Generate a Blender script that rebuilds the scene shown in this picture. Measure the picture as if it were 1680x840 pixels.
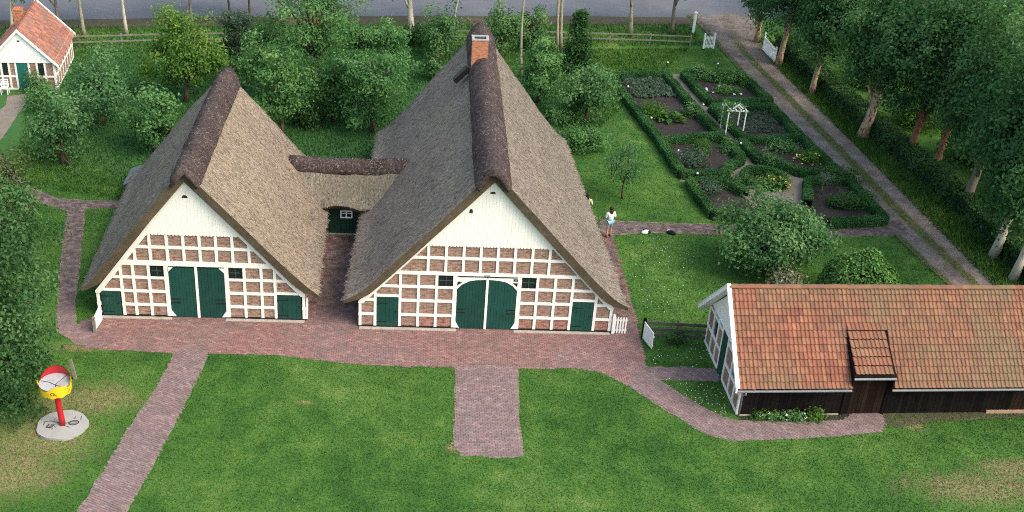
import bpy, bmesh, math, random
import numpy as np
from mathutils import Vector, Matrix, noise as mnoise

random.seed(7)
RNG = np.random.default_rng(11)
SC = bpy.context.scene
COL = SC.collection
for o in list(bpy.data.objects):
    bpy.data.objects.remove(o, do_unlink=True)

# ------------------------------------------------------------------ camera
FOC, CAM_H, PW, PH = 1928.0, 31.0, 1680.0, 840.0     # focal length in photo pixels, height in metres
_y = np.array([-127., -1110., FOC]); _d = np.array([-260., 3380., FOC])
_y /= np.linalg.norm(_y); _d -= _y * (_d @ _y); _d /= np.linalg.norm(_d)
_x = np.cross(_y, _d)
if _x[0] < 0: _x = -_x
ROT = np.array([_x, _y, -_d])                        # image axes -> world axes
CPOS = np.array([0., 0., CAM_H])
cd = bpy.data.cameras.new('camera'); cam = bpy.data.objects.new('camera', cd); COL.objects.link(cam)
cd.sensor_width = 36.0; cd.lens = FOC / PW * 36.0; cd.clip_end = 3000.0; cd.clip_start = 0.5
M = Matrix.Identity(4)
for c, v in enumerate(([1, 0, 0], [0, -1, 0], [0, 0, -1])):
    w = ROT @ np.array(v, float)
    for r in range(3): M[r][c] = w[r]
M.translation = Vector(CPOS)
cam.matrix_world = M
SC.camera = cam

# ------------------------------------------------------------------ sky and sun
SUN_AZ, SUN_EL = math.radians(122), math.radians(46)  # clockwise from +Y, so the light comes from the right
wd = bpy.data.worlds.new('World'); SC.world = wd; wd.use_nodes = True
nt = wd.node_tree; nt.nodes.clear()
sky = nt.nodes.new('ShaderNodeTexSky'); sky.sky_type = 'NISHITA'; sky.sun_disc = False
sky.sun_elevation = SUN_EL; sky.sun_rotation = SUN_AZ
sky.air_density = 1.6; sky.dust_density = 3.5; sky.ozone_density = 1.0
bg = nt.nodes.new('ShaderNodeBackground'); bg.inputs['Strength'].default_value = 0.15
wo = nt.nodes.new('ShaderNodeOutputWorld')
nt.links.new(sky.outputs[0], bg.inputs['Color']); nt.links.new(bg.outputs[0], wo.inputs['Surface'])
sd = bpy.data.lights.new('sun', 'SUN'); sd.energy = 1.05; sd.angle = math.radians(35); sd.color = (1.0, 0.92, 0.81)
sun = bpy.data.objects.new('sun', sd); COL.objects.link(sun)
_dir = Vector((math.sin(SUN_AZ) * math.cos(SUN_EL), math.cos(SUN_AZ) * math.cos(SUN_EL), math.sin(SUN_EL)))
sun.rotation_euler = _dir.to_track_quat('Z', 'Y').to_euler(); sun.location = (60, 40, 60)
vs = SC.view_settings
vs.view_transform = 'Standard'; vs.look = 'None'; vs.gamma = 1.0; vs.use_curve_mapping = False; vs.exposure = 1.18
SC.cycles.max_bounces = 6; SC.cycles.diffuse_bounces = 3; SC.cycles.use_denoising = False; SC.cycles.filter_width = 1.05

# ------------------------------------------------------------------ survey helpers (photo pixel -> place)
def spot(px, py, z=0.0):
    d = ROT @ np.array([px - PW / 2, py - PH / 2, FOC]); t = (z - CAM_H) / d[2]
    return Vector(CPOS + t * d)
def spots(pts, z=0.0):
    return [spot(a, b, z) for a, b in pts]

# ------------------------------------------------------------------ mesh builder
class MB:
    def __init__(s): s.v = []; s.f = []; s.m = []; s.uv = None
    def add(s, vs_, fs_, mi=0):
        n = len(s.v); s.v.extend([tuple(p) for p in vs_]); s.f.extend([tuple(i + n for i in f) for f in fs_]); s.m.extend([mi] * len(fs_))
        return s
    def box(s, lo, hi, mi=0, mat=None):
        x0, y0, z0 = lo; x1, y1, z1 = hi
        p = [(x0,y0,z0),(x1,y0,z0),(x1,y1,z0),(x0,y1,z0),(x0,y0,z1),(x1,y0,z1),(x1,y1,z1),(x0,y1,z1)]
        if mat is not None: p = [mat @ Vector(q) for q in p]
        return s.add(p, [(0,3,2,1),(4,5,6,7),(0,1,5,4),(1,2,6,5),(2,3,7,6),(3,0,4,7)], mi)
    def bar(s, a, b, w, h=None, mi=0):
        a, b = Vector(a), Vector(b); h = h or w; d = b - a; L = d.length
        q = d.to_track_quat('X', 'Z').to_matrix().to_4x4(); q.translation = a
        return s.box((0, -w/2, -h/2), (L, w/2, h/2), mi, q)
    def prism(s, poly, y0, y1, mi=0):          # polygon in x,z pushed along y (front y0)
        n = len(poly)
        a = sum(poly[i][0]*poly[(i+1) % n][1] - poly[(i+1) % n][0]*poly[i][1] for i in range(n))
        if a < 0: poly = poly[::-1]
        v = [(p[0], y0, p[1]) for p in poly] + [(p[0], y1, p[1]) for p in poly]
        f = [tuple(range(n)), tuple(range(2*n - 1, n - 1, -1))] + [(i, n + i, n + (i+1) % n, (i+1) % n) for i in range(n)]
        return s.add(v, f, mi)
    def slab(s, poly, z0, z1, mi=0):           # polygon in x,y pushed along z
        n = len(poly)
        a = sum(poly[i][0]*poly[(i+1) % n][1] - poly[(i+1) % n][0]*poly[i][1] for i in range(n))
        if a < 0: poly = poly[::-1]
        v = [(p[0], p[1], z0) for p in poly] + [(p[0], p[1], z1) for p in poly]
        f = [tuple(range(n-1, -1, -1)), tuple(range(n, 2*n))] + [(i, (i+1) % n, n + (i+1) % n, n + i) for i in range(n)]
        return s.add(v, f, mi)
    def sheet(s, pts, z=None, mi=0):
        v = [(p[0], p[1], p[2] if z is None else z) for p in pts]
        n = len(v); a = sum(v[i][0]*v[(i+1) % n][1] - v[(i+1) % n][0]*v[i][1] for i in range(n))
        if a < 0: v = v[::-1]
        return s.add(v, [tuple(range(n))], mi)
    def tube(s, pts, rad, n=7, mi=0, cap=True):
        pts = [Vector(p) for p in pts]; rings = []; base = len(s.v)
        for i, p in enumerate(pts):
            d = (pts[min(i+1, len(pts)-1)] - pts[max(i-1, 0)]).normalized()
            u = d.orthogonal().normalized() if i == 0 else (uprev - d * uprev.dot(d)).normalized()
            uprev = u; w = d.cross(u); r = rad[i] if hasattr(rad, '__len__') else rad
            rings.append([p + (u * math.cos(2*math.pi*k/n) + w * math.sin(2*math.pi*k/n)) * r for k in range(n)])
        v = [q for R in rings for q in R]; f = []
        for i in range(len(pts) - 1):
            for k in range(n): f.append((i*n + k, i*n + (k+1) % n, (i+1)*n + (k+1) % n, (i+1)*n + k))
        if cap: f.append(tuple(range(n-1, -1, -1))); f.append(tuple((len(pts)-1)*n + k for k in range(n)))
        return s.add(v, f, mi)
    def lathe(s, prof, n=20, c=(0, 0, 0), mi=0, scale=(1, 1)):
        v = []; f = []
        for r, z in prof:
            for k in range(n):
                a = 2*math.pi*k/n; v.append((c[0] + r*scale[0]*math.cos(a), c[1] + r*scale[1]*math.sin(a), c[2] + z))
        for i in range(len(prof) - 1):
            for k in range(n): f.append((i*n + k, i*n + (k+1) % n, (i+1)*n + (k+1) % n, (i+1)*n + k))
        f.append(tuple(range(n-1, -1, -1))); f.append(tuple((len(prof)-1)*n + k for k in range(n)))
        return s.add(v, f, mi)
    def grid(s, P, mi=0):                      # P[i][j] points
        ni, nj = len(P), len(P[0]); v = [p for R in P for p in R]
        f = [(i*nj + j, i*nj + j + 1, (i+1)*nj + j + 1, (i+1)*nj + j) for i in range(ni-1) for j in range(nj-1)]
        return s.add(v, f, mi)
    def build(s, name, mat, parent=None, off=(0, 0, 0), smooth=False):
        me = bpy.data.meshes.new(name)
        me.from_pydata([(p[0]-off[0], p[1]-off[1], p[2]-off[2]) for p in s.v], [], s.f)
        for m in (mat if isinstance(mat, (list, tuple)) else [mat]): me.materials.append(m)
        if any(s.m): me.polygons.foreach_set('material_index', s.m)
        if smooth: me.polygons.foreach_set('use_smooth', [True]*len(me.polygons))
        me.update()
        return link(name, me, parent)
def link(name, me, parent=None):
    o = bpy.data.objects.new(name, me); COL.objects.link(o)
    if parent is not None: o.parent = parent
    return o
def tag(o, label=None, cat=None, group=None, kind=None):
    if label: o['label'] = label
    if cat: o['category'] = cat
    if group: o['group'] = group
    if kind: o['kind'] = kind
    return o
def empty(name, loc, rz=0.0, label=None, cat=None, group=None):
    o = bpy.data.objects.new(name, None); COL.objects.link(o); o.location = loc; o.rotation_euler = (0, 0, rz)
    o.empty_display_size = 0.2
    return tag(o, label, cat, group)
def copy_tree(o, parent=None):
    c = o.copy(); COL.objects.link(c); c.parent = parent
    for ch in [k for k in o.children]: copy_tree(ch, c)
    return c
def fast_mesh(name, V, Fidx, mat, attr=None, smooth=False):   # numpy vertices, quads or tris all of one size
    me = bpy.data.meshes.new(name); V = np.asarray(V, np.float32); Fi = np.asarray(Fidx, np.int32)
    k = Fi.shape[1]
    me.vertices.add(len(V)); me.vertices.foreach_set('co', V.ravel())
    me.loops.add(Fi.size); me.loops.foreach_set('vertex_index', Fi.ravel())
    me.polygons.add(len(Fi)); me.polygons.foreach_set('loop_start', np.arange(0, Fi.size, k, dtype=np.int32))
    me.polygons.foreach_set('loop_total', np.full(len(Fi), k, np.int32))
    me.polygons.foreach_set('use_smooth', np.full(len(Fi), bool(smooth)))
    if attr is not None:
        a = me.attributes.new('tint', 'FLOAT', 'POINT'); a.data.foreach_set('value', np.asarray(attr, np.float32))
    me.materials.append(mat); me.update(calc_edges=True); me.validate()
    return me
def clip(poly, planes):                         # keep n.p <= c
    for (a, b, c) in planes:
        out = []; n = len(poly)
        for i in range(n):
            p, q = poly[i], poly[(i+1) % n]; dp = a*p[0] + b*p[1] - c; dq = a*q[0] + b*q[1] - c
            if dp <= 0: out.append(p)
            if (dp < 0 < dq) or (dq < 0 < dp):
                t = dp / (dp - dq); out.append((p[0] + (q[0]-p[0])*t, p[1] + (q[1]-p[1])*t))
        poly = out
        if len(poly) < 3: return []
    return poly
def area(poly):
    n = len(poly)
    return abs(sum(poly[i][0]*poly[(i+1) % n][1] - poly[(i+1) % n][0]*poly[i][1] for i in range(n))) / 2 if n > 2 else 0
def rect(x0, x1, z0, z1): return [(x0, z0), (x1, z0), (x1, z1), (x0, z1)]
def line_plane(p, q, keep):                     # half plane through p,q holding the point keep
    a, b = q[1]-p[1], -(q[0]-p[0]); l = math.hypot(a, b); a /= l; b /= l; c = a*p[0] + b*p[1]
    if a*keep[0] + b*keep[1] > c: a, b, c = -a, -b, -c
    return (a, b, c)
def in_poly(P, poly):
    x, y = P[:, 0], P[:, 1]; ins = np.zeros(len(P), bool); n = len(poly)
    for i in range(n):
        x0, y0 = poly[i][0], poly[i][1]; x1, y1 = poly[(i+1) % n][0], poly[(i+1) % n][1]
        if y0 == y1: continue
        c = ((y0 > y) != (y1 > y)) & (x < (x1 - x0) * (y - y0) / (y1 - y0) + x0)
        ins ^= c
    return ins
def smooth_line(pts, n=8):                      # Catmull-Rom through points
    pts = [Vector(p) for p in pts]; out = []
    for i in range(len(pts) - 1):
        p0 = pts[max(i-1, 0)]; p1 = pts[i]; p2 = pts[i+1]; p3 = pts[min(i+2, len(pts)-1)]
        for k in range(n):
            t = k / n
            out.append(0.5 * ((2*p1) + (p2-p0)*t + (2*p0-5*p1+4*p2-p3)*t*t + (3*p1-p0-3*p2+p3)*t**3))
    out.append(pts[-1]); return out

# ------------------------------------------------------------------ materials
class NT:
    def __init__(s, name):
        s.mat = bpy.data.materials.new(name); s.mat.use_nodes = True; s.t = s.mat.node_tree; s.n = s.t.nodes
        s.b = s.n['Principled BSDF']; s.out = s.n['Material Output']
    def new(s, t, **kw):
        k = s.n.new(t)
        for a, v in kw.items(): setattr(k, a, v)
        return k
    def L(s, a, b): s.t.links.new(a, b)
    def pos(s): return s.new('ShaderNodeNewGeometry').outputs['Position']
    def obj(s): return s.new('ShaderNodeTexCoord').outputs['Object']
    def rnd(s): return s.new('ShaderNodeObjectInfo').outputs['Random']
    def uv(s): return s.new('ShaderNodeTexCoord').outputs['UV']
    def attr(s, n='tint'):
        a = s.new('ShaderNodeAttribute'); a.attribute_name = n; return a.outputs['Fac']
    def scale(s, vec, sc):
        m = s.new('ShaderNodeMapping'); m.inputs['Scale'].default_value = sc; s.L(vec, m.inputs['Vector']); return m.outputs[0]
    def noise(s, vec, scale, detail=3, rough=0.6):
        k = s.new('ShaderNodeTexNoise'); k.inputs['Scale'].default_value = scale; k.inputs['Detail'].default_value = detail
        k.inputs['Roughness'].default_value = rough
        if vec is not None: s.L(vec, k.inputs['Vector'])
        return k.outputs['Fac']
    def math(s, op, a, b=None, clamp=False):
        k = s.new('ShaderNodeMath', operation=op); k.use_clamp = clamp
        for i, x in enumerate((a, b)):
            if x is None: continue
            if isinstance(x, (int, float)): k.inputs[i].default_value = x
            else: s.L(x, k.inputs[i])
        return k.outputs[0]
    def rng(s, a, lo, hi, o0=0., o1=1.):
        k = s.new('ShaderNodeMapRange'); s.L(a, k.inputs['Value'])
        for n_, v in (('From Min', lo), ('From Max', hi), ('To Min', o0), ('To Max', o1)): k.inputs[n_].default_value = v
        return k.outputs[0]
    def mix(s, f, a, b, mode='MIX'):
        k = s.new('ShaderNodeMix', data_type='RGBA', blend_type=mode)
        for i, x in ((0, f), (6, a), (7, b)):
            if isinstance(x, (int, float)): k.inputs[i].default_value = x
            elif isinstance(x, (tuple, list)): k.inputs[i].default_value = (*x[:3], 1)
            else: s.L(x, k.inputs[i])
        return k.outputs[2]
    def ramp(s, f, stops):
        k = s.new('ShaderNodeValToRGB'); s.L(f, k.inputs[0]); e = k.color_ramp.elements
        while len(e) < len(stops): e.new(0.5)
        for i, (p, c) in enumerate(stops): e[i].position = p; e[i].color = (*c, 1)
        return k.outputs[0]
    def bump(s, h, strength=0.4, dist=0.02):
        k = s.new('ShaderNodeBump'); k.inputs['Strength'].default_value = strength; k.inputs['Distance'].default_value = dist
        s.L(h, k.inputs['Height']); s.L(k.outputs[0], s.b.inputs['Normal'])
    def col(s, c, rough=0.85, spec=0.2):
        if isinstance(c, tuple): s.b.inputs['Base Color'].default_value = (*c, 1)
        else: s.L(c, s.b.inputs['Base Color'])
        if isinstance(rough, (int, float)): s.b.inputs['Roughness'].default_value = rough
        else: s.L(rough, s.b.inputs['Roughness'])
        s.b.inputs['Specular IOR Level'].default_value = spec
        return s.mat

def m_plain(name, c, rough=0.7, var=0.25, sc=3.0, spec=0.25, rand=0.0, bump=0.15, fine=40):
    t = NT(name); o = t.obj(); n1 = t.noise(o, sc, 4); n2 = t.noise(o, fine, 2)
    f = t.rng(t.math('ADD', t.math('MULTIPLY', n1, 0.7), t.math('MULTIPLY', n2, 0.3)), 0.3, 0.7, 1-var, 1+var)
    if rand: f = t.math('MULTIPLY', f, t.rng(t.rnd(), 0, 1, 1-rand, 1+rand))
    k = t.new('ShaderNodeVectorMath', operation='SCALE'); k.inputs[0].default_value = c; t.L(f, k.inputs['Scale'])
    t.bump(n2, bump, 0.01)
    return t.col(k.outputs[0], rough, spec)

def grass_nodes(t):
    p = t.pos()
    big = t.noise(p, 0.16, 3); mid = t.noise(p, 0.9, 4, 0.65); fine = t.noise(p, 9.0, 4, 0.75)
    c = t.ramp(t.math('ADD', t.math('MULTIPLY', big, 0.35), t.math('ADD', t.math('MULTIPLY', mid, 0.35), t.math('MULTIPLY', fine, 0.30))),
               [(0.34, (0.021, 0.064, 0.013)), (0.46, (0.043, 0.111, 0.021)), (0.54, (0.069, 0.148, 0.028)), (0.64, (0.135, 0.202, 0.053))])
    # unmown orchard grass is darker and bluer
    def patch(cx, cy, rx, ry, amp, lo, hi):
        s_ = t.new('ShaderNodeVectorMath', operation='SUBTRACT'); t.L(p, s_.inputs[0]); s_.inputs[1].default_value = (cx, cy, 0)
        m_ = t.new('ShaderNodeVectorMath', operation='MULTIPLY'); t.L(s_.outputs[0], m_.inputs[0]); m_.inputs[1].default_value = (1/rx, 1/ry, 0)
        l_ = t.new('ShaderNodeVectorMath', operation='LENGTH'); t.L(m_.outputs[0], l_.inputs[0])
        d = t.math('ADD', l_.outputs['Value'], t.math('MULTIPLY', t.math('SUBTRACT', mid, 0.5), amp))
        d = t.math('ADD', d, t.math('MULTIPLY', t.math('SUBTRACT', fine, 0.5), amp * 0.8))
        return t.rng(d, lo, hi, 1.0, 0.0)
    orch = patch(-8, 74, 22, 14, 0.5, 0.75, 1.1)
    c = t.mix(orch, c, t.mix(fine, (0.024, 0.080, 0.024), (0.060, 0.150, 0.045)))
    rag = t.noise(p, 4.0, 4, 0.8)
    dry = None
    for q in DRY:
        m = t.math('MULTIPLY', patch(*q, 2.4, 0.45, 1.35), t.rng(rag, 0.36, 0.56, 0.25, 1.0))
        dry = m if dry is None else t.math('MAXIMUM', dry, m)
    straw = t.mix(t.rng(fine, 0.3, 0.7), (0.13, 0.105, 0.05), (0.33, 0.26, 0.14))
    c = t.mix(t.math('MULTIPLY', dry, 0.82), c, straw)
    return c, fine
DRY = []
for px, py, rx, ry in ((60, 720, 2.3, 1.5), (20, 775, 2.0, 1.5), (165, 655, 1.4, 1.1), (95, 660, 1.0, .9), (1610, 800, 3.0, 1.0), (1668, 770, 1.8, 0.8),
                       (140, 570, 1.5, 0.35), (500, 660, 0.35, 0.12), (748, 735, 0.35, 0.3), (1500, 700, 0.5, 0.3)):
    q = spot(px, py); DRY.append((q.x, q.y, rx, ry))
def m_grass(name, blade=False):
    t = NT(name); c, fine = grass_nodes(t)
    if blade:
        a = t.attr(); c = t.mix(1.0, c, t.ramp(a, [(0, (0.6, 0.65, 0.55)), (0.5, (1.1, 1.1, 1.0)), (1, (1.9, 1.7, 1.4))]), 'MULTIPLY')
    else: t.bump(fine, 0.6, 0.05)
    return t.col(c, 0.9, 0.1)

def m_thatch(name, c0, c1, c2, moss=0.25):
    t = NT(name); u = t.uv(); p = t.pos()
    streak = t.noise(t.scale(u, (7, 1.3, 1)), 1.0, 4, 0.75); grain = t.noise(t.scale(u, (18, 6, 1)), 1.0, 3, 0.75)
    blot = t.noise(p, 0.33, 4, 0.65); speck = t.noise(t.scale(u, (13, 8, 1)), 1.0, 2, 0.55)
    f = t.math('ADD', t.math('MULTIPLY', streak, 0.45), t.math('ADD', t.math('MULTIPLY', grain, 0.35), t.math('MULTIPLY', blot, 0.2)))
    c = t.ramp(f, [(0.30, c0), (0.50, c1), (0.68, c2)])
    c = t.mix(t.rng(speck, 0.60, 0.72, 0, 0.55), c, tuple(min(1, x*1.75) for x in c2))
    c = t.mix(t.rng(speck, 0.33, 0.41, 0.85, 0), c, tuple(x*0.35 for x in c0))
    m = t.math('MULTIPLY', t.rng(t.noise(p, 0.5, 5, 0.7), 0.50, 0.68), moss)
    c = t.mix(m, c, (0.10, 0.105, 0.06))
    h = t.math('ADD', t.math('MULTIPLY', streak, 0.5), t.math('MULTIPLY', grain, 0.5))
    t.bump(h, 0.75, 0.06)
    return t.col(c, 0.95, 0.08)

def m_heather(name):
    t = NT(name); p = t.pos()
    n = t.noise(p, 7, 4, 0.75); s = t.noise(t.scale(p, (9, 26, 18)), 1.0, 3, 0.7); b = t.noise(p, 0.8, 3)
    c = t.ramp(t.math('ADD', t.math('MULTIPLY', n, 0.6), t.math('MULTIPLY', b, 0.4)), [(0.32, (0.024, 0.018, 0.018)), (0.52, (0.072, 0.053, 0.050)), (0.70, (0.150, 0.115, 0.105))])
    c = t.mix(t.rng(s, 0.62, 0.72, 0, 0.75), c, (0.34, 0.28, 0.23))
    t.bump(n, 1.0, 0.10)
    return t.col(c, 0.95, 0.08)

def m_brick(name, sx=0.23, sz=0.075, cols=((0.26, 0.135, 0.095), (0.345, 0.225, 0.165)), mortar=(0.37, 0.33, 0.29), plane='xz', rand=0.2):
    t = NT(name); o = t.obj()
    sp = t.new('ShaderNodeSeparateXYZ'); t.L(o, sp.inputs[0]); cb = t.new('ShaderNodeCombineXYZ')
    t.L(sp.outputs[{'x': 0, 'y': 1, 'z': 2}[plane[0]]], cb.inputs[0]); t.L(sp.outputs[{'x': 0, 'y': 1, 'z': 2}[plane[1]]], cb.inputs[1])
    b = t.new('ShaderNodeTexBrick'); t.L(cb.outputs[0], b.inputs['Vector'])
    b.inputs['Scale'].default_value = 1.0; b.inputs['Brick Width'].default_value = sx; b.inputs['Row Height'].default_value = sz
    b.inputs['Mortar Size'].default_value = 0.009; b.inputs['Mortar Smooth'].default_value = 0.3
    b.inputs['Color1'].default_value = (*cols[0], 1); b.inputs['Color2'].default_value = (*cols[1], 1); b.inputs['Mortar'].default_value = (*mortar, 1)
    n = t.noise(o, 6, 4, 0.7); n2 = t.noise(t.scale(cb.outputs[0], (4.2, 13, 1)), 1.0, 1)
    c = t.mix(t.rng(n2, 0.50, 0.68, 0, 0.75), b.outputs['Color'], (0.14, 0.055, 0.04))
    c = t.mix(0.75, c, t.ramp(n, [(0.3, (0.6, 0.6, 0.6)), (0.7, (1.3, 1.25, 1.2))]), 'MULTIPLY')
    r = t.rnd()
    c = t.mix(t.rng(r, 0, 1, 0.0, rand * 2), c, t.mix(0.5, c, (0.27, 0.19, 0.155)))
    t.bump(b.outputs['Fac'], -0.5, 0.01)
    return t.col(c, 0.9, 0.1)

def m_tile(name, attr=False):
    t = NT(name); p = t.pos(); r = t.attr() if attr else t.rnd()
    sp = t.new('ShaderNodeSeparateXYZ'); t.L(p, sp.inputs[0])
    c = t.ramp(r, [(0.0, (0.165, 0.070, 0.048)), (0.35, (0.215, 0.085, 0.055)), (0.7, (0.245, 0.098, 0.060)), (1.0, (0.27, 0.130, 0.075))])
    n = t.noise(p, 0.42, 4, 0.6); f = t.noise(p, 5, 4, 0.75)
    # lichen grows on the middle stretch, the newest tiles are past it
    mid = t.math('MULTIPLY', t.rng(sp.outputs[0], 19.0, 22.0), t.rng(sp.outputs[0], 26.9, 27.05, 1, 0))
    m = t.math('ADD', t.math('MULTIPLY', mid, 0.36), t.math('MULTIPLY', t.rng(n, 0.42, 0.60), 0.55), True)
    m = t.math('MULTIPLY', m, t.rng(f, 0.3, 0.6, 0.55, 1.0))
    c = t.mix(0.6, c, t.ramp(t.noise(p, 1.3, 4, 0.7), [(0.3, (0.68, 0.7, 0.75)), (0.7, (1.35, 1.25, 1.1))]), 'MULTIPLY')
    c = t.mix(m, c, t.mix(f, (0.11, 0.092, 0.05), (0.20, 0.150, 0.085)))
    c = t.mix(t.rng(t.noise(p, 13, 3, 0.7), 0.63, 0.74, 0, 0.6), c, (0.10, 0.075, 0.06))
    t.bump(f, 0.25, 0.01)
    return t.col(c, 0.8, 0.2)

def m_paver(name, attr=False, red=0.25):
    t = NT(name); p = t.pos(); r = t.attr() if attr else t.rnd(); sxy = t.new('ShaderNodeSeparateXYZ'); t.L(p, sxy.inputs[0])
    c = t.ramp(r, [(0.0, (0.185, 0.140, 0.130)), (0.3, (0.225, 0.168, 0.158)), (0.55, (0.245, 0.180, 0.168)), (0.8, (0.25, 0.195, 0.184)), (1.0, (0.30, 0.245, 0.228))])
    big = t.noise(p, 0.22, 3); f = t.noise(p, 14, 3, 0.7); md = t.noise(p, 1.1, 4, 0.7)
    c = t.mix(t.rng(big, 0.35, 0.60, red*.5, red), c, t.mix(1.0, c, (1.12, 0.82, 0.76), 'MULTIPLY'))
    c = t.mix(t.rng(md, 0.46, 0.68, 0, 0.65), c, (0.15, 0.125, 0.115)); c = t.mix(1.0, c, (0.90, 0.875, 0.89), 'MULTIPLY')
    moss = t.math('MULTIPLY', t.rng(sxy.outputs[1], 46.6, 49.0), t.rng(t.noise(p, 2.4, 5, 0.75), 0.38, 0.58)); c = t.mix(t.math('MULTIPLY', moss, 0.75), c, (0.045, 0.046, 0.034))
    c = t.mix(0.6, c, t.ramp(f, [(0.3, (0.65, 0.65, 0.65)), (0.7, (1.3, 1.3, 1.3))]), 'MULTIPLY')
    t.bump(f, 0.3, 0.01)
    return t.col(c, 0.9, 0.12)

def m_ground(name, stops, sc=2.0, bump=0.5, moss=0.0, fine=16):
    t = NT(name); p = t.pos(); n = t.noise(p, sc, 5, 0.7); f = t.noise(p, fine, 4, 0.75); b = t.noise(p, sc*0.2, 3)
    v = t.math('ADD', t.math('MULTIPLY', n, 0.4), t.math('ADD', t.math('MULTIPLY', f, 0.35), t.math('MULTIPLY', b, 0.25)))
    c = t.ramp(v, stops)
    if moss: c = t.mix(t.rng(t.noise(p, 0.8, 5, 0.75), 0.5, 0.62, 0, moss), c, (0.045, 0.075, 0.022))
    t.bump(f, bump, 0.03)
    return t.col(c, 0.95, 0.1)

def m_track(name):                                   # two bare wheel ruts, grass between and beside (uv.x runs across)
    t = NT(name); sp = t.new('ShaderNodeSeparateXYZ'); t.L(t.uv(), sp.inputs[0]); p = t.pos()
    u = sp.outputs[0]; w = t.noise(p, 0.9, 4, 0.7); f = t.noise(p, 8, 4, 0.75)
    u2 = t.math('ADD', u, t.math('MULTIPLY', t.math('SUBTRACT', w, 0.5), 0.10))
    e = t.math('ABSOLUTE', t.math('SUBTRACT', u2, 0.5))        # 0 centre .. .5 edge
    gr = t.math('MAXIMUM', t.rng(e, 0.06, 0.13, 1, 0), t.rng(e, 0.36, 0.43, 0, 1))
    sv = t.rng(sp.outputs[1], 0.70, 0.98, 1.0, 0.15)         # near the road the drive is bare
    gr = t.math('MULTIPLY', t.math('MULTIPLY', gr, sv), t.rng(f, 0.30, 0.55, 0.35, 1.0))
    c = t.ramp(t.math('ADD', t.math('MULTIPLY', w, 0.5), t.math('MULTIPLY', f, 0.5)), [(0.36, (0.085, 0.068, 0.056)), (0.5, (0.165, 0.134, 0.112)), (0.64, (0.285, 0.235, 0.192))])
    c = t.mix(t.rng(t.noise(p, 26, 2), .62, .7, 0, .7), c, (0.27, 0.235, 0.21))
    c = t.mix(gr, c, t.mix(f, (0.045, 0.066, 0.020), (0.15, 0.135, 0.050)))
    t.bump(f, 0.5, 0.04)
    return t.col(c, 0.95, 0.1)

def m_leaf(name, dark, mid, light, trans=0.38):
    t = NT(name); a = t.attr(); p = t.pos(); n = t.noise(p, 0.7, 2)
    f = t.math('ADD', t.math('MULTIPLY', a, 0.7), t.math('MULTIPLY', n, 0.3))
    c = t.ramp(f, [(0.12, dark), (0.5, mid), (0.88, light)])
    c = t.mix(0.35, c, t.mix(t.rnd(), c, t.mix(1.0, c, (1.25, 1.08, 0.8), 'MULTIPLY')))
    t.col(c, 0.65, 0.12)
    tr = t.new('ShaderNodeBsdfTranslucent'); t.L(t.mix(1.0, c, (1.3, 1.4, 0.8), 'MULTIPLY'), tr.inputs['Color'])
    ms = t.new('ShaderNodeMixShader'); ms.inputs[0].default_value = trans
    t.L(t.b.outputs[0], ms.inputs[1]); t.L(tr.outputs[0], ms.inputs[2]); t.L(ms.outputs[0], t.out.inputs['Surface'])
    return t.mat

def m_bark(name, base, dark, fl=0.5, vs_=(6, 6, 1.5)):
    t = NT(name); o = t.obj(); n = t.noise(t.scale(o, vs_), 1.0, 4, 0.7); f = t.noise(o, 14, 3, 0.7)
    c = t.mix(t.rng(n, fl - 0.05, fl + 0.08), base, dark)
    c = t.mix(0.5, c, t.ramp(f, [(0.3, (0.6, 0.6, 0.6)), (0.7, (1.3, 1.3, 1.3))]), 'MULTIPLY')
    t.bump(n, 0.6, 0.03)
    return t.col(c, 0.9, 0.1)

def m_glass(name, c=(0.015, 0.02, 0.022)):
    t = NT(name); n = t.noise(t.obj(), 3, 2); t.bump(n, 0.05, 0.01)
    return t.col(c, 0.12, 0.5)

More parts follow.
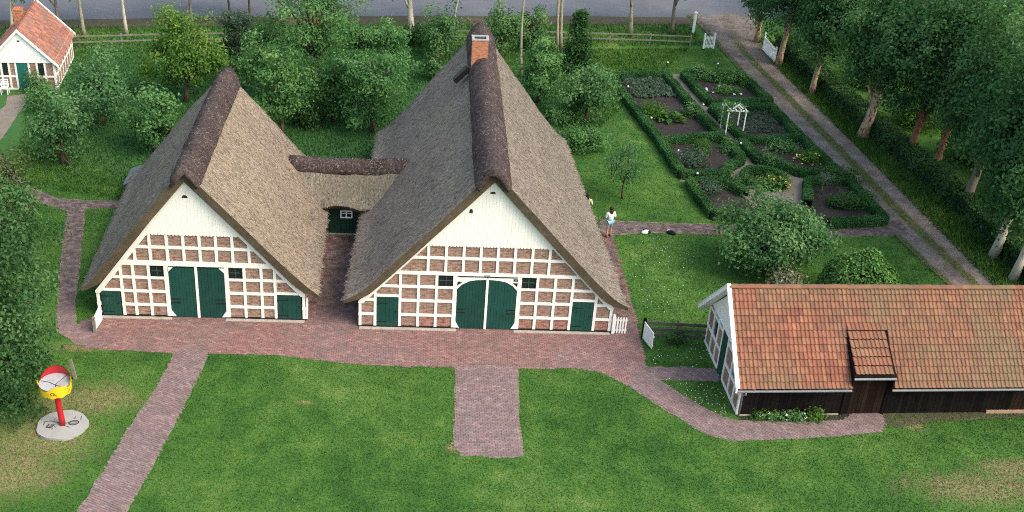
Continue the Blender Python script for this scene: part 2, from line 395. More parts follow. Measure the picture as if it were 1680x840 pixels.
MAT = dict(
    grass=m_grass('grass'), blade=m_grass('grass_blade', True),
    thatch_cool=m_thatch('thatch_weathered_shaded', (0.098, 0.083, 0.070), (0.200, 0.173, 0.146), (0.315, 0.275, 0.233)),  # weathered grey; cool shade of the left-facing slopes put into the tone
    thatch_warm=m_thatch('thatch_warm_lit', (0.118, 0.090, 0.063), (0.235, 0.184, 0.134), (0.350, 0.284, 0.212), 0.15),  # tan thatch with the warm sun of the right-facing slope in its colour
    thatch_mid=m_thatch('thatch_brown_grey', (0.100, 0.083, 0.067), (0.198, 0.167, 0.137), (0.305, 0.262, 0.217), 0.2),
    thatch_moss=m_thatch('thatch_mossy', (0.080, 0.068, 0.050), (0.165, 0.140, 0.105), (0.290, 0.255, 0.200), 0.55),
    thatch_end=m_ground('thatch_cut_ends', [(0.3, (0.045, 0.034, 0.022)), (0.5, (0.10, 0.077, 0.052)), (0.7, (0.17, 0.135, 0.095))], 5.0, 0.8, 0.0, 30),
    heather=m_heather('heather'),
    straw=m_leaf('loose_straw', (0.072, 0.058, 0.047), (0.200, 0.168, 0.136), (0.38, 0.32, 0.258), 0.0), straw_moss=m_leaf('mossy_straw', (0.06, 0.052, 0.038), (0.16, 0.138, 0.105), (0.30, 0.265, 0.20), 0.0), twig=m_leaf('heather_twig', (0.018, 0.014, 0.013), (0.072, 0.056, 0.053), (0.28, 0.225, 0.195), 0.0),
    white=m_plain('white_paint', (0.80, 0.785, 0.735), 0.55, 0.06, 1.4, 0.3),
    white_clean=m_plain('white_gate_paint', (0.80, 0.80, 0.78), 0.5, 0.05, 2.0, 0.3),
    cream=m_plain('white_boards', (0.80, 0.785, 0.735), 0.6, 0.05, 0.8, 0.25, rand=0.02),
    green=m_plain('green_door_paint', (0.009, 0.058, 0.045), 0.45, 0.22, 2.0, 0.35, rand=0.10),
    green_dark=m_plain('dark_green_paint', (0.008, 0.036, 0.026), 0.5, 0.2, 2.0, 0.3),
    teal=m_plain('teal_door_paint', (0.015, 0.12, 0.10), 0.45, 0.2, 2.0, 0.35),
    iron=m_plain('black_iron', (0.012, 0.012, 0.013), 0.6, 0.3),
    tar=m_plain('black_tar', (0.012, 0.010, 0.010), 0.7, 0.3),
    joint=m_plain('dark_joint', (0.030, 0.022, 0.018), 0.9, 0.3),
    brick=m_brick('brick_infill'), brick_red=m_brick('brick_infill_red', cols=((0.30, 0.105, 0.075), (0.36, 0.17, 0.115)), rand=0.05),
    brick_y=m_brick('brick_side', plane='yz'),
    chim=m_brick('chimney_brick', cols=((0.50, 0.13, 0.055), (0.58, 0.20, 0.09)), mortar=(0.40, 0.30, 0.22)),
    stone=m_plain('pale_stone', (0.36, 0.32, 0.27), 0.9, 0.25, 4), concrete=m_plain('concrete', (0.31, 0.30, 0.28), 0.85, 0.12, 3),
    tile=m_tile('roof_tile'), tile_a=m_tile('roof_tile_field', True),
    tile_red=None,
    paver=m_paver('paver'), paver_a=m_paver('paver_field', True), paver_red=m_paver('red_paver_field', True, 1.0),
    sand=m_ground('sandy_bed', [(0.3, (0.12, 0.095, 0.075)), (0.5, (0.21, 0.17, 0.135)), (0.7, (0.33, 0.27, 0.20))], 2.0, 0.4, 0.30),
    gravel=m_ground('garden_gravel', [(0.3, (0.12, 0.095, 0.078)), (0.5, (0.20, 0.165, 0.135)), (0.7, (0.29, 0.24, 0.20))], 2.0, 0.4, 0.15),
    soil=m_ground('dark_soil', [(0.3, (0.016, 0.013, 0.012)), (0.5, (0.040, 0.033, 0.031)), (0.7, (0.075, 0.062, 0.056))], 4.0, 0.9, 0.15),
    dirt=m_ground('brown_verge', [(0.3, (0.050, 0.040, 0.026)), (0.5, (0.090, 0.075, 0.048)), (0.7, (0.15, 0.125, 0.085))], 1.5, 0.6, 0.6),
    lot=m_ground('gravel_verge', [(0.3, (0.085, 0.068, 0.066)), (0.5, (0.135, 0.110, 0.105)), (0.7, (0.19, 0.155, 0.15))], 0.8, 0.4),
    asphalt=m_ground('asphalt', [(0.3, (0.085, 0.088, 0.098)), (0.5, (0.125, 0.130, 0.142)), (0.7, (0.165, 0.170, 0.185))], 0.5, 0.2),
    track=m_track('wheel_tracks'),
    plank_dark=m_plain('tarred_planks', (0.0085, 0.0065, 0.006), 0.85, 0.5, 2.5, 0.08, rand=0.35),
    plank_brown=m_plain('brown_planks', (0.019, 0.011, 0.008), 0.85, 0.35, 2.5, 0.08, rand=0.35),
    rail=m_plain('weathered_rail', (0.20, 0.185, 0.15), 0.9, 0.3, 3), rail_dark=m_plain('dark_rail', (0.075, 0.068, 0.055), 0.9, 0.45, 3),
    zinc=m_plain('zinc', (0.20, 0.215, 0.23), 0.45, 0.15, 3, 0.5), metal_sheet=m_plain('grey_sheet', (0.11, 0.125, 0.135), 0.6, 0.25, 2, 0.3),
    glass=m_glass('dark_glass'), muntin=m_plain('muntin_paint', (0.05, 0.085, 0.075), 0.5, 0.1),
    red=m_plain('red_gloss', (0.42, 0.012, 0.020), 0.4, 0.2, 4, 0.4), yellow=m_plain('yellow_gloss', (0.80, 0.55, 0.02), 0.4, 0.12, 4, 0.4),
    grey=m_plain('grey_panel', (0.36, 0.36, 0.37), 0.6, 0.2, 4), ink=m_plain('black_line', (0.02, 0.018, 0.02), 0.6, 0.2), ochre=m_plain('ochre_line', (0.28, 0.16, 0.02), 0.6, 0.2),
    darkgrey=m_plain('slate_fill', (0.13, 0.125, 0.125), 0.6, 0.25),
    birch=m_bark('birch_bark', (0.52, 0.47, 0.38), (0.06, 0.045, 0.035), 0.60), birch_warm=m_bark('warm_birch_bark', (0.50, 0.35, 0.23), (0.09, 0.050, 0.03), 0.54, (9, 9, 2.2)),
    bark=m_bark('brown_bark', (0.13, 0.085, 0.055), (0.05, 0.035, 0.025), 0.52, (9, 9, 2)), bark_red=m_bark('reddish_bark', (0.22, 0.115, 0.068), (0.09, 0.05, 0.034), 0.56, (9, 9, 2)),
    bark_grey=m_bark('grey_bark', (0.21, 0.18, 0.145), (0.09, 0.075, 0.06), 0.54), pole=m_bark('pale_pole_bark', (0.33, 0.30, 0.21), (0.17, 0.15, 0.10), 0.56),
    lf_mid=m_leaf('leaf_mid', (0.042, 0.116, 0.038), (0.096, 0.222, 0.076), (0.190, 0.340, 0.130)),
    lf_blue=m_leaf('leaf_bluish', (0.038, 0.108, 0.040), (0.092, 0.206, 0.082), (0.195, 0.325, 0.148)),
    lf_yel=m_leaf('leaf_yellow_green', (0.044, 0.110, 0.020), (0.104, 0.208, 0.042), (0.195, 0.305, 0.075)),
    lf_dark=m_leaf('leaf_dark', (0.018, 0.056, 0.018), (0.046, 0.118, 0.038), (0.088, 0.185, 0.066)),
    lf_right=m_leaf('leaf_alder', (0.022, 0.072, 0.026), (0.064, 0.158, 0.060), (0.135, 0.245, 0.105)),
    lf_pale=m_leaf('leaf_pale', (0.08, 0.11, 0.055), (0.17, 0.20, 0.12), (0.36, 0.37, 0.27)),
    lf_grey=m_leaf('leaf_grey_green', (0.035, 0.070, 0.045), (0.075, 0.125, 0.085), (0.14, 0.20, 0.15)),
    lf_box=m_leaf('leaf_box', (0.018, 0.066, 0.020), (0.046, 0.138, 0.040), (0.096, 0.220, 0.074), 0.2),
    lf_lime=m_leaf('leaf_lime', (0.030, 0.085, 0.014), (0.070, 0.165, 0.030), (0.120, 0.235, 0.055)),
    lf_left=m_leaf('leaf_willow', (0.022, 0.068, 0.024), (0.062, 0.145, 0.054), (0.140, 0.250, 0.102)),
    lf_dome=m_leaf('leaf_laurel', (0.030, 0.090, 0.022), (0.080, 0.190, 0.048), (0.175, 0.310, 0.100), 0.25),
    lf_olive=m_leaf('leaf_olive', (0.028, 0.056, 0.018), (0.070, 0.112, 0.036), (0.150, 0.190, 0.075)),
    pet_white=m_leaf('petal_white', (0.6, 0.6, 0.58), (0.72, 0.72, 0.70), (0.80, 0.80, 0.78), 0.1),
    pet_yel=m_leaf('petal_yellow', (0.50, 0.42, 0.06), (0.66, 0.58, 0.16), (0.74, 0.70, 0.32), 0.1),
    skin=m_plain('skin', (0.50, 0.25, 0.165), 0.6, 0.08), shirt=m_plain('white_shirt', (0.74, 0.75, 0.77), 0.85, 0.1), hair=m_plain('dark_hair', (0.028, 0.016, 0.011), 0.6, 0.3),
    shorts=m_plain('pale_blue_shorts', (0.26, 0.44, 0.52), 0.85, 0.12), beige=m_plain('beige_shirt', (0.52, 0.43, 0.28), 0.85, 0.12), shoe=m_plain('rust_shoe', (0.22, 0.06, 0.04), 0.7, 0.2),
    black=m_plain('black_cloth', (0.012, 0.012, 0.016), 0.8, 0.3), tyre=m_plain('tyre', (0.015, 0.015, 0.016), 0.85, 0.2),
    car_dark=m_plain('dark_car_paint', (0.012, 0.013, 0.018), 0.25, 0.1, 2, 0.5), car_white=m_plain('white_car_paint', (0.68, 0.65, 0.60), 0.3, 0.05, 2, 0.5),
    core=m_plain('hedge_core', (0.010, 0.026, 0.010), 0.95, 0.4, 6),
)
t_ = NT('weathered_red_tile'); p_ = t_.pos(); r_ = t_.attr(); n_ = t_.noise(p_, 0.8, 4, 0.7); f_ = t_.noise(p_, 9, 3, 0.7)
c_ = t_.ramp(r_, [(0, (0.20, 0.085, 0.062)), (0.5, (0.29, 0.125, 0.088)), (1, (0.36, 0.165, 0.115))])
c_ = t_.mix(t_.rng(n_, 0.42, 0.65, 0, 0.7), c_, (0.19, 0.135, 0.115)); c_ = t_.mix(t_.rng(f_, 0.6, 0.72, 0, 0.5), c_, (0.09, 0.07, 0.06))
MAT['tile_red'] = t_.col(c_, 0.85, 0.15)

# ================================================================== THE SETTING
def fringe(poly, d=0.06):
    P_ = [Vector((p[0], p[1], 0)) for p in poly]; n = len(P_); sa = sum(P_[i].x*P_[(i+1) % n].y - P_[(i+1) % n].x*P_[i].y for i in range(n)); sg = 1 if sa > 0 else -1; out = []
    for i in range(n):
        a, b = P_[i], P_[(i+1) % n]; L_ = (b - a).length
        if L_ < 1e-4: continue
        t_ = (b - a) / L_; nn = Vector((t_.y, -t_.x, 0)) * sg; k = max(1, int(L_ / .35))
        for j in range(k):
            q = a.lerp(b, (j + (.25 if j == 0 else 0)) / k); w_ = d * (0.9 + 1.6*mnoise.noise(q*1.3) + 1.0*mnoise.noise(q*4.0)); out.append(q + nn * max(.015, w_))
    return out
def structure(name, pts, z, mat, label=None):
    o = MB().sheet(pts, z).build(name, mat); tag(o, label, None, None, 'structure'); return o
tag(MB().sheet([(-700, -300), (700, -300), (700, 1200), (-700, 1200)], 0.0).build('ground', MAT['grass']), 'green lawn and meadow around the farm buildings', kind='structure')

road_near = [spot(*p) for p in ((-160, 38), (0, 34), (150, 32), (300, 29), (500, 27), (700, 26), (960, 27), (1130, 29), (1240, 30), (1500, 34), (1900, 40))]
road_far = [p + Vector((-0.7, 6.3, 0)) for p in road_near]
lot_far = [p + Vector((-1.2, 16.0, 0)) for p in road_near]
structure('road', road_near + road_far[::-1], 0.012, MAT['asphalt'], 'grey asphalt country road along the top of the view')
structure('gravel_verge', [p + Vector((0, -0.2, 0)) for p in road_far] + lot_far[::-1], 0.006, MAT['lot'], 'brown gravel verge on the far side of the road')
verge = [p + Vector((0.1, -2.1, 0)) for p in road_near[:8]] + [p + Vector((0, 0.3, 0)) for p in road_near[:8]][::-1]
structure('dirt_verge', verge, 0.004, MAT['dirt'], 'dark brown dirt verge on the near side of the road')

# sandy drive with wheel tracks
dl = smooth_line(spots([(1128, 24), (1160, 55), (1192, 92), (1240, 145), (1320, 232), (1400, 318), (1490, 408), (1585, 495), (1720, 620), (1900, 790)]), 6)
dr = smooth_line(spots([(1250, 24), (1245, 62), (1268, 100), (1340, 168), (1425, 250), (1505, 330), (1585, 408), (1668, 490), (1800, 610), (1980, 780)]), 6)
me = bpy.data.meshes.new('drive'); V = []; Fc = []; UV = []
for i, (a, b) in enumerate(zip(dl, dr)):
    for k in range(9):
        u = k / 8; p = a.lerp(b, u); V.append((p.x, p.y, 0.016 - 0.02 * math.exp(-((abs(u - 0.5) - 0.25) / 0.1) ** 2) + 0.012)); UV.append((u, 1 - i / (len(dl) - 1)))
for i in range(len(dl) - 1):
    for k in range(8): Fc.append((i*9 + k, (i+1)*9 + k, (i+1)*9 + k + 1, i*9 + k + 1))
me.from_pydata(V, [], Fc); ul = me.uv_layers.new(name='UVMap')
for l in me.loops: ul.data[l.index].uv = UV[l.vertex_index]
me.materials.append(MAT['track']); me.update()
drive = link('drive', me); tag(drive, 'sandy drive with two wheel tracks and a grass strip between', kind='structure')
drive_poly = [(p.x, p.y) for p in dl] + [(p.x, p.y) for p in dr[::-1]]

# forecourt and brick paths
FY, LY = 47.05, 47.45
fore_px = [(100, 545), (146, 572), (200, 575), (291, 579), (343, 580), (447, 582), (500, 588), (573, 597), (627, 600), (749, 603),
           (849, 605), (940, 604), (985, 611), (1030, 632), (1062, 612), (1056, 580), (1046, 540), (1043, 520), (1036, 498), (1024, 455), (1010, 405), (1003, 384), (985, 384)]
fore = [(p.x, p.y) for p in spots(fore_px)] + [(9.2, 55.0), (9.2, 47.2), (-2.3, 47.2), (-2.3, 56.0), (-5.2, 56.0), (-5.2, 47.6), (-14.5, 47.6), (-14.9, 47.3)]
cpath = [(p.x, p.y) for p in spots([(749, 600), (747, 700), (744, 728), (757, 747), (857, 750), (856, 728), (850, 690), (849, 600)])]
lpath = [(p.x, p.y) for p in spots([(291, 574), (262, 630), (208, 710), (168, 780), (122, 850), (95, 900), (168, 900), (200, 850), (240, 780), (278, 710), (318, 630), (343, 575)])]
rp_out = [(1030, 632), (1060, 652), (1095, 673), (1130, 696), (1165, 715), (1205, 723), (1320, 718), (1400, 713), (1445, 708), (1451, 690), (1443, 677)]
rp_in = [(1400, 678), (1385, 690), (1300, 693), (1215, 691), (1180, 684), (1130, 655), (1078, 622), (1110, 622), (1178, 626), (1176, 606), (1130, 604), (1072, 603), (1062, 604)]
rpath = [(p.x, p.y) for p in spots(rp_out + rp_in)]
bpath = [(p.x, p.y) for p in spots([(985, 361), (1080, 366), (1200, 369), (1380, 367), (1478, 362), (1492, 385), (1380, 388), (1200, 386), (1070, 381), (985, 386)])]
vpath = [(p.x, p.y) for p in spots([(146, 572), (95, 545), (95, 500), (102, 420), (112, 345), (70, 334), (38, 312), (10, 285), (-20, 262), (-12, 245), (25, 283), (52, 309), (90, 325), (145, 330), (205, 330), (205, 340), (138, 342), (131, 420), (122, 500), (125, 535), (160, 545)])]
kpath = [(p.x, p.y) for p in spots([(12, 158), (44, 154), (42, 170), (25, 195), (5, 225), (-30, 262), (-60, 240), (-10, 190), (10, 172)])]
PAVED = [fore, cpath, lpath, rpath, bpath, vpath, kpath]
court = structure('forecourt', fore, 0.004, MAT['sand'], 'red brick forecourt in front of the two thatched houses')
o_c = structure('path', fringe(cpath), 0.008, MAT['sand'], 'short brick path leading from the forecourt into the front lawn')
o_l = structure('path', fringe(lpath), 0.008, MAT['sand'], 'long narrow brick path slanting to the lower left corner')
o_r = structure('path', fringe(rpath), 0.008, MAT['sand'], 'curved brick path leading to the tiled barn')
o_b = structure('path', fringe(bpath), 0.008, MAT['sand'], 'straight brick path below the kitchen garden')
o_v = structure('path', fringe(vpath), 0.008, MAT['sand'], 'brick path left of the smaller thatched house')
o_k = structure('path', kpath, 0.010, MAT['gravel'], 'gravel path leading to the small cottage')

BR_L, BR_W, BR_G = 0.215, 0.105, 0.006
def paver_mesh():
    m = MB(); x, y, h, b = BR_L/2 - BR_G/2, BR_W/2 - BR_G/2, 0.025, 0.004
    m.add([(-x, -y, 0), (x, -y, 0), (x, y, 0), (-x, y, 0), (-x+b, -y+b, h), (x-b, -y+b, h), (x-b, y-b, h), (-x+b, y-b, h)],
          [(4, 5, 6, 7), (0, 1, 5, 4), (1, 2, 6, 5), (2, 3, 7, 6), (3, 0, 4, 7)])
    me = bpy.data.meshes.new('paver'); me.from_pydata(m.v, [], m.f); me.materials.append(MAT['paver']); me.update(); return me
PM = paver_mesh()
PMV = np.array([v.co[:] for v in PM.vertices]); PMF = np.array([(4, 5, 6, 7), (0, 1, 5, 4), (1, 2, 6, 5), (2, 3, 7, 6), (3, 0, 4, 7)])
def paver_spots(poly, ang, avoid=()):
    P = np.array(poly); c = P.mean(0); ca, sa = math.cos(ang), math.sin(ang); Q = P - c
    U = Q[:, 0]*ca + Q[:, 1]*sa; W = -Q[:, 0]*sa + Q[:, 1]*ca
    rows = np.arange(W.min(), W.max(), BR_W); out = []
    for i, w in enumerate(rows):
        us = np.arange(U.min() + (i % 2) * BR_L/2, U.max(), BR_L)
        out.append(np.stack([us, np.full(len(us), w)], 1))
    q = np.concatenate(out); X = np.stack([q[:, 0]*ca - q[:, 1]*sa + c[0], q[:, 0]*sa + q[:, 1]*ca + c[1]], 1)
    k = in_poly(X + RNG.normal(0, 0.03, X.shape), poly)
    for a in avoid: k &= ~in_poly(X, a)
    return X[k], ang
def lay(sets, host, single=0, mat='paver_a'):
    """sets: list of (positions, angle); the nearest `single` bricks are objects of their own, the rest one mesh"""
    A = np.concatenate([np.column_stack([p, np.full(len(p), a)]) for p, a in sets]); A = A[np.argsort(A[:, 1])]
    keep = RNG.random(len(A)) > 0.006; A = A[keep]
    for x, y, a in A[:single]:
        o = bpy.data.objects.new('paver', PM); COL.objects.link(o); o.parent = host
        o.location = (x, y, 0.006 + random.uniform(-.004, .004)); o.rotation_euler = (random.gauss(0, .01), random.gauss(0, .008), a + random.gauss(0, .02))
    B = A[single:]; n = len(B)
    if n == 0: return
    a = B[:, 2] + RNG.normal(0, .02, n); ca, sa = np.cos(a)[:, None], np.sin(a)[:, None]
    V = np.empty((n, 8, 3)); V[:, :, 0] = PMV[None, :, 0]*ca - PMV[None, :, 1]*sa + B[:, 0:1]; V[:, :, 1] = PMV[None, :, 0]*sa + PMV[None, :, 1]*ca + B[:, 1:2]
    tl = RNG.normal(0, .010, (n, 1)); V[:, :, 2] = PMV[None, :, 2] + 0.006 + RNG.normal(0, .003, (n, 1)) + PMV[None, :, 0]*tl + PMV[None, :, 1]*RNG.normal(0, .012, (n, 1))
    Fi = (PMF[None] + (np.arange(n)*8)[:, None, None]).reshape(-1, 4)
    me = fast_mesh('paver_field', V.reshape(-1, 3), Fi, MAT[mat], np.repeat(RNG.random(n), 8))
    tag(link('paver_field', me, host), kind='stuff')
lay([paver_spots(cpath, 0.02)], o_c, 150)
lay([paver_spots(lpath, math.radians(-28))], o_l, 150)
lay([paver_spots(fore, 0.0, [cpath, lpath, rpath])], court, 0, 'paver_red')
lay([paver_spots(rpath, math.radians(-35))], o_r)
lay([paver_spots(bpath, 0.03)], o_b)
lay([paver_spots(vpath, 0.05)], o_v)

# kitchen garden: gravel paths and soil beds
gpath = [(p.x, p.y) for p in spots([(1100, 122), (1124, 122), (1170, 180), (1222, 232), (1250, 260), (1285, 265), (1330, 288), (1400, 288), (1400, 296), (1332, 300), (1332, 335), (1300, 352), (1230, 340), (1190, 300), (1116, 298), (1116, 284), (1192, 284), (1212, 258), (1160, 190)])]
structure('garden_path', gpath, 0.010, MAT['gravel'], 'pale sandy garden path winding between clipped box hedges')
HZ = 0.42
def hedge_pts(px): return [(p.x, p.y) for p in spots(px, HZ)]
HEDGES = [
    ('long box hedge framing the vegetable bed nearest the orchard', [(1000, 122), (1092, 120), (1136, 170), (1182, 220), (1140, 223), (1084, 229), (1040, 174)], True),
    ('scalloped box hedge round the bed holding the green ball shrub', [(1084, 229), (1100, 255), (1118, 282), (1150, 284), (1190, 282), (1196, 270), (1218, 259), (1207, 243), (1182, 220)], False),
    ('box hedge round the flower bed farthest from the houses', [(1122, 119), (1170, 121), (1216, 121), (1264, 164), (1215, 165), (1164, 165)], True),
    ('box hedge round the vegetable bed beside the white arbour', [(1168, 174), (1215, 173), (1266, 173), (1290, 198), (1315, 223), (1270, 226), (1224, 227), (1195, 200)], True),
    ('wavy box hedge round the bed with pale yellow flowers', [(1216, 229), (1247, 261), (1277, 264), (1312, 279), (1345, 282), (1376, 281), (1346, 252), (1315, 223)], False),
    ('box hedge corner left of the broad apple tree', [(1224, 314), (1193, 295), (1160, 294), (1131, 296), (1150, 321), (1171, 348), (1210, 350), (1250, 350)], False),
    ('box hedge round the bed nearest the sandy drive', [(1326, 330), (1326, 294), (1390, 290), (1421, 323), (1452, 357), (1410, 361), (1360, 362)], False),
]
BEDS = []
for i, (lab, px, closed) in enumerate(HEDGES):
    P = hedge_pts(px); BEDS.append(P); structure('soil_bed', P, 0.016 + 0.001*i, MAT['soil'])
cc = spot(1254, 288, HZ); BEDS.append([(cc.x + 1.25*math.cos(a), cc.y + 1.25*math.sin(a)) for a in np.linspace(0, 6.283, 25)[:-1]])
structure('soil_bed', BEDS[-1], 0.024, MAT['soil'])
BED_LABELS = ['dark soil of the large vegetable bed', 'dark soil of the bed with the ball shrub', 'dark soil of the far flower bed', 'dark soil of the bed beside the arbour', 'dark soil of the bed with yellow flowers', 'dark soil of the bed left of the apple tree', 'dark soil of the bed by the drive', 'dark soil of the round bed']
for o, l in zip([o for o in COL.objects if o.name.startswith('soil_bed')], BED_LABELS): o['label'] = l
barn_soil = [(p.x, p.y) for p in spots([(1212, 672), (1300, 672), (1400, 672), (1445, 676), (1470, 700), (1560, 690), (1700, 684), (1700, 672), (1560, 668), (1212, 660)])]
structure('soil_strip', [(p.x, p.y) for p in spots([(1212, 690), (1388, 690), (1400, 676), (1212, 676)])], 0.006, MAT['soil'], 'narrow planted soil strip along the barn front')
structure('dirt_apron', [(p.x, p.y) for p in spots([(1440, 676), (1452, 695), (1470, 702), (1530, 692), (1700, 684), (1700, 672)])], 0.005, MAT['dirt'], 'bare dirt along the dark barn doors')

# ================================================================== THATCHED HOUSES
def set_uv(me, fn):
    ul = me.uv_layers.new(name='UVMap')
    for l in me.loops: ul.data[l.index].uv = fn(me.vertices[l.vertex_index].co)
def thatch(name, parent, off, xr, y0, y1, zr, prof, side, s_back, mat, thick=0.40, tip=0.32, nv=34, nu=44, seed=0):
    """one slope: prof = [(s, z)] from ridge to eave, s measured sideways from the ridge, scaled to s_back at y1"""
    ps = [Vector((a, b, 0)) for a, b in prof]; ps = smooth_line(ps, 10); d = [0]
    for a, b in zip(ps, ps[1:]): d.append(d[-1] + (b - a).length)
    def at(v):
        t = v * d[-1]
        for i in range(len(d) - 1):
            if t <= d[i+1] + 1e-6:
                k = (t - d[i]) / max(1e-6, d[i+1] - d[i]); return ps[i].lerp(ps[i+1], k), (ps[i+1] - ps[i]).normalized()
        return ps[-1], (ps[-1] - ps[-2]).normalized()
    top, bot, uvt = [], [], {}
    for i in range(nu + 1):
        u = i / nu; y = y0 + (y1 - y0) * u; k = 1 + (s_back - 1) * u; rt, rb = [], []
        for j in range(nv + 1):
            v = j / nv; p, tg = at(v); n = Vector((-tg.y, tg.x)); n = n if n.y > 0 else -n
            w = mnoise.noise(Vector((y*0.55 + seed, v*4.0, seed))) * 0.055 + mnoise.noise(Vector((y*1.9, v*11.0, seed + 5))) * 0.022
            e = 0.0
            if v > 0.985: e = mnoise.noise(Vector((y*2.5, 0, seed + 9))) * 0.05
            x = xr + side * (p.x + n.x*w + e) * k; z = p.y + n.y*w
            rt.append(Vector((x, y, z)))
            th = thick if v < 0.9 else thick + (tip - thick) * (v - 0.9) / 0.1
            q = Vector((p.x, p.y)) - n * th
            if v >= 0.9: q += Vector((0.16, 0.10)) * ((v - 0.9) / 0.1)
            rb.append(Vector((xr + side * q.x * k, y + (0.06 if i == 0 else 0), q.y)))
        top.append(rt); bot.append(rb)
    m = MB(); fl = side > 0
    def fix(g): return g if fl else [r[::-1] for r in g]
    m.grid(fix([r[::-1] for r in top]) if False else [r if not fl else r[::-1] for r in top], 0)
    nt_ = len(m.v)
    m.grid([r if fl else r[::-1] for r in bot], 1)
    m.grid([[top[0][j] for j in range(nv+1)][::(1 if fl else -1)], [bot[0][j] for j in range(nv+1)][::(1 if fl else -1)]], 1)     # front verge
    m.grid([[bot[-1][j] for j in range(nv+1)][::(1 if fl else -1)], [top[-1][j] for j in range(nv+1)][::(1 if fl else -1)]], 1)
    m.grid([[top[i][nv] for i in range(nu+1)][::(1 if fl else -1)], [bot[i][nv] for i in range(nu+1)][::(1 if fl else -1)]], 1)
    o = m.build(name, [mat, MAT['thatch_end']], parent, off)
    me = o.data
    bm = bmesh.new(); bm.from_mesh(me); bmesh.ops.remove_doubles(bm, verts=bm.verts, dist=1e-4); bmesh.ops.recalc_face_normals(bm, faces=bm.faces)
    for f in bm.faces: f.smooth = f.material_index == 0
    bm.to_mesh(me); bm.free()
    set_uv(me, lambda c: (c.y + 0.02*c.x, (zr - c.z) * 1.35 + 0.3*abs(c.x + off[0] - xr)))
    bristles(o, int((y1 - y0)*1300), .15, .024, .010, MAT['straw'], 'loose_reeds')
    return o
def bristles(obj, n, length, width, lift, mat, name, down=True, seed_dir=None):
    """loose straw ends lying on a roof surface"""
    me = obj.data; np_ = len(me.polygons); ar = np.empty(np_); me.polygons.foreach_get('area', ar); nm = np.empty(np_*3); me.polygons.foreach_get('normal', nm); nm = nm.reshape(-1, 3)
    mi = np.empty(np_, np.int32); me.polygons.foreach_get('material_index', mi); ok = (nm[:, 2] > .05) & (mi == 0); w = ar*ok; w /= w.sum()
    co = np.empty(len(me.vertices)*3); me.vertices.foreach_get('co', co); co = co.reshape(-1, 3)
    idx = RNG.choice(np_, n, p=w); vi = np.array([[me.polygons[i].vertices[k] for k in range(3)] for i in range(np_)])
    a, b, c = co[vi[idx, 0]], co[vi[idx, 1]], co[vi[idx, 2]]; u = RNG.random((n, 1)); v = RNG.random((n, 1)); P_ = a + (b - a)*u + (c - b)*v; N_ = nm[idx]
    g_ = np.tile([0, 0, -1.], (n, 1)) if down else RNG.normal(size=(n, 3)); D = g_ - N_*(g_*N_).sum(1, keepdims=True); D += RNG.normal(0, .16 if down else .2, (n, 3)); D -= N_*(D*N_).sum(1, keepdims=True); D /= np.linalg.norm(D, axis=1, keepdims=True)
    S = np.cross(N_, D); L_ = (length*RNG.uniform(.5, 1.5, n))[:, None]; W_ = (width*RNG.uniform(.6, 1.5, n))[:, None]; up = (lift*RNG.uniform(.3, 1.4, n))[:, None]
    V = np.stack([P_ + S*W_/2 + N_*.004, P_ - S*W_/2 + N_*.004, P_ + D*L_ - S*W_/2 + N_*up, P_ + D*L_ + S*W_/2 + N_*up], 1).reshape(-1, 3)
    o = link(name, fast_mesh(name, V, np.arange(4*n).reshape(n, 4), mat, np.repeat(RNG.random(n), 4)), obj.parent); tag(o, kind='stuff'); return o
def ridge_cap(name, parent, off, path, half, rise, drop, mat, seed=0, n=14, step=0.28):
    """saddle of heather laid along path (list of points on the ridge line)"""
    pts = [Vector(p) for p in path]; out = []
    for a, b in zip(pts, pts[1:]):
        k = max(1, int((b - a).length / step))
        for i in range(k): out.append(a.lerp(b, i / k))
    out.append(pts[-1]); rings = []
    L = len(out)
    for i, p in enumerate(out):
        d = (out[min(i+1, L-1)] - out[max(i-1, 0)]); d.z = 0; d.normalize(); s = Vector((d.y, -d.x, 0)); R = []
        en = 1.0
        if i < 2: en = (0.86, 0.96)[i]
        if i > L - 3: en = (0.86, 0.96)[L - 1 - i]
        for k in range(n + 1):
            a = math.pi * k / n; c = math.cos(a); sn = math.sin(a)
            q = p + s * (half * (abs(c) ** 0.8) * (1 if c > 0 else -1)) * en + Vector((0, 0, rise * en * (sn ** 0.8) - drop * (abs(c) ** 1.6)))
            w = mnoise.noise(q * 1.3 + Vector((seed, 0, 0))) * 0.035 + mnoise.noise(q * 5.0) * 0.03
            q += (Vector((0, 0, 1)) * sn + s * c) * w; R.append(q)
        for k in range(n - 1, 0, -1):            # underside
            a = math.pi * k / n; c = math.cos(a)
            R.append(p + s * half * 0.9 * c * en + Vector((0, 0, -drop * (abs(c) ** 1.2) - 0.14)))
        rings.append(R)
    m = MB(); N = len(rings[0]); v = [q for R in rings for q in R]; f = []
    for i in range(L - 1):
        for k in range(N): f.append((i*N + k, (i+1)*N + k, (i+1)*N + (k+1) % N, i*N + (k+1) % N))
    f.append(tuple(range(N))); f.append(tuple((L-1)*N + k for k in range(N-1, -1, -1)))
    m.add(v, f); o = m.build(name, mat, parent, off, True)
    bm = bmesh.new(); bm.from_mesh(o.data); bmesh.ops.recalc_face_normals(bm, faces=bm.faces); bm.to_mesh(o.data); bm.free()
    bristles(o, int(len(out)*40), .10, .022, .025, MAT['twig'], 'loose_twigs', False)
    return o

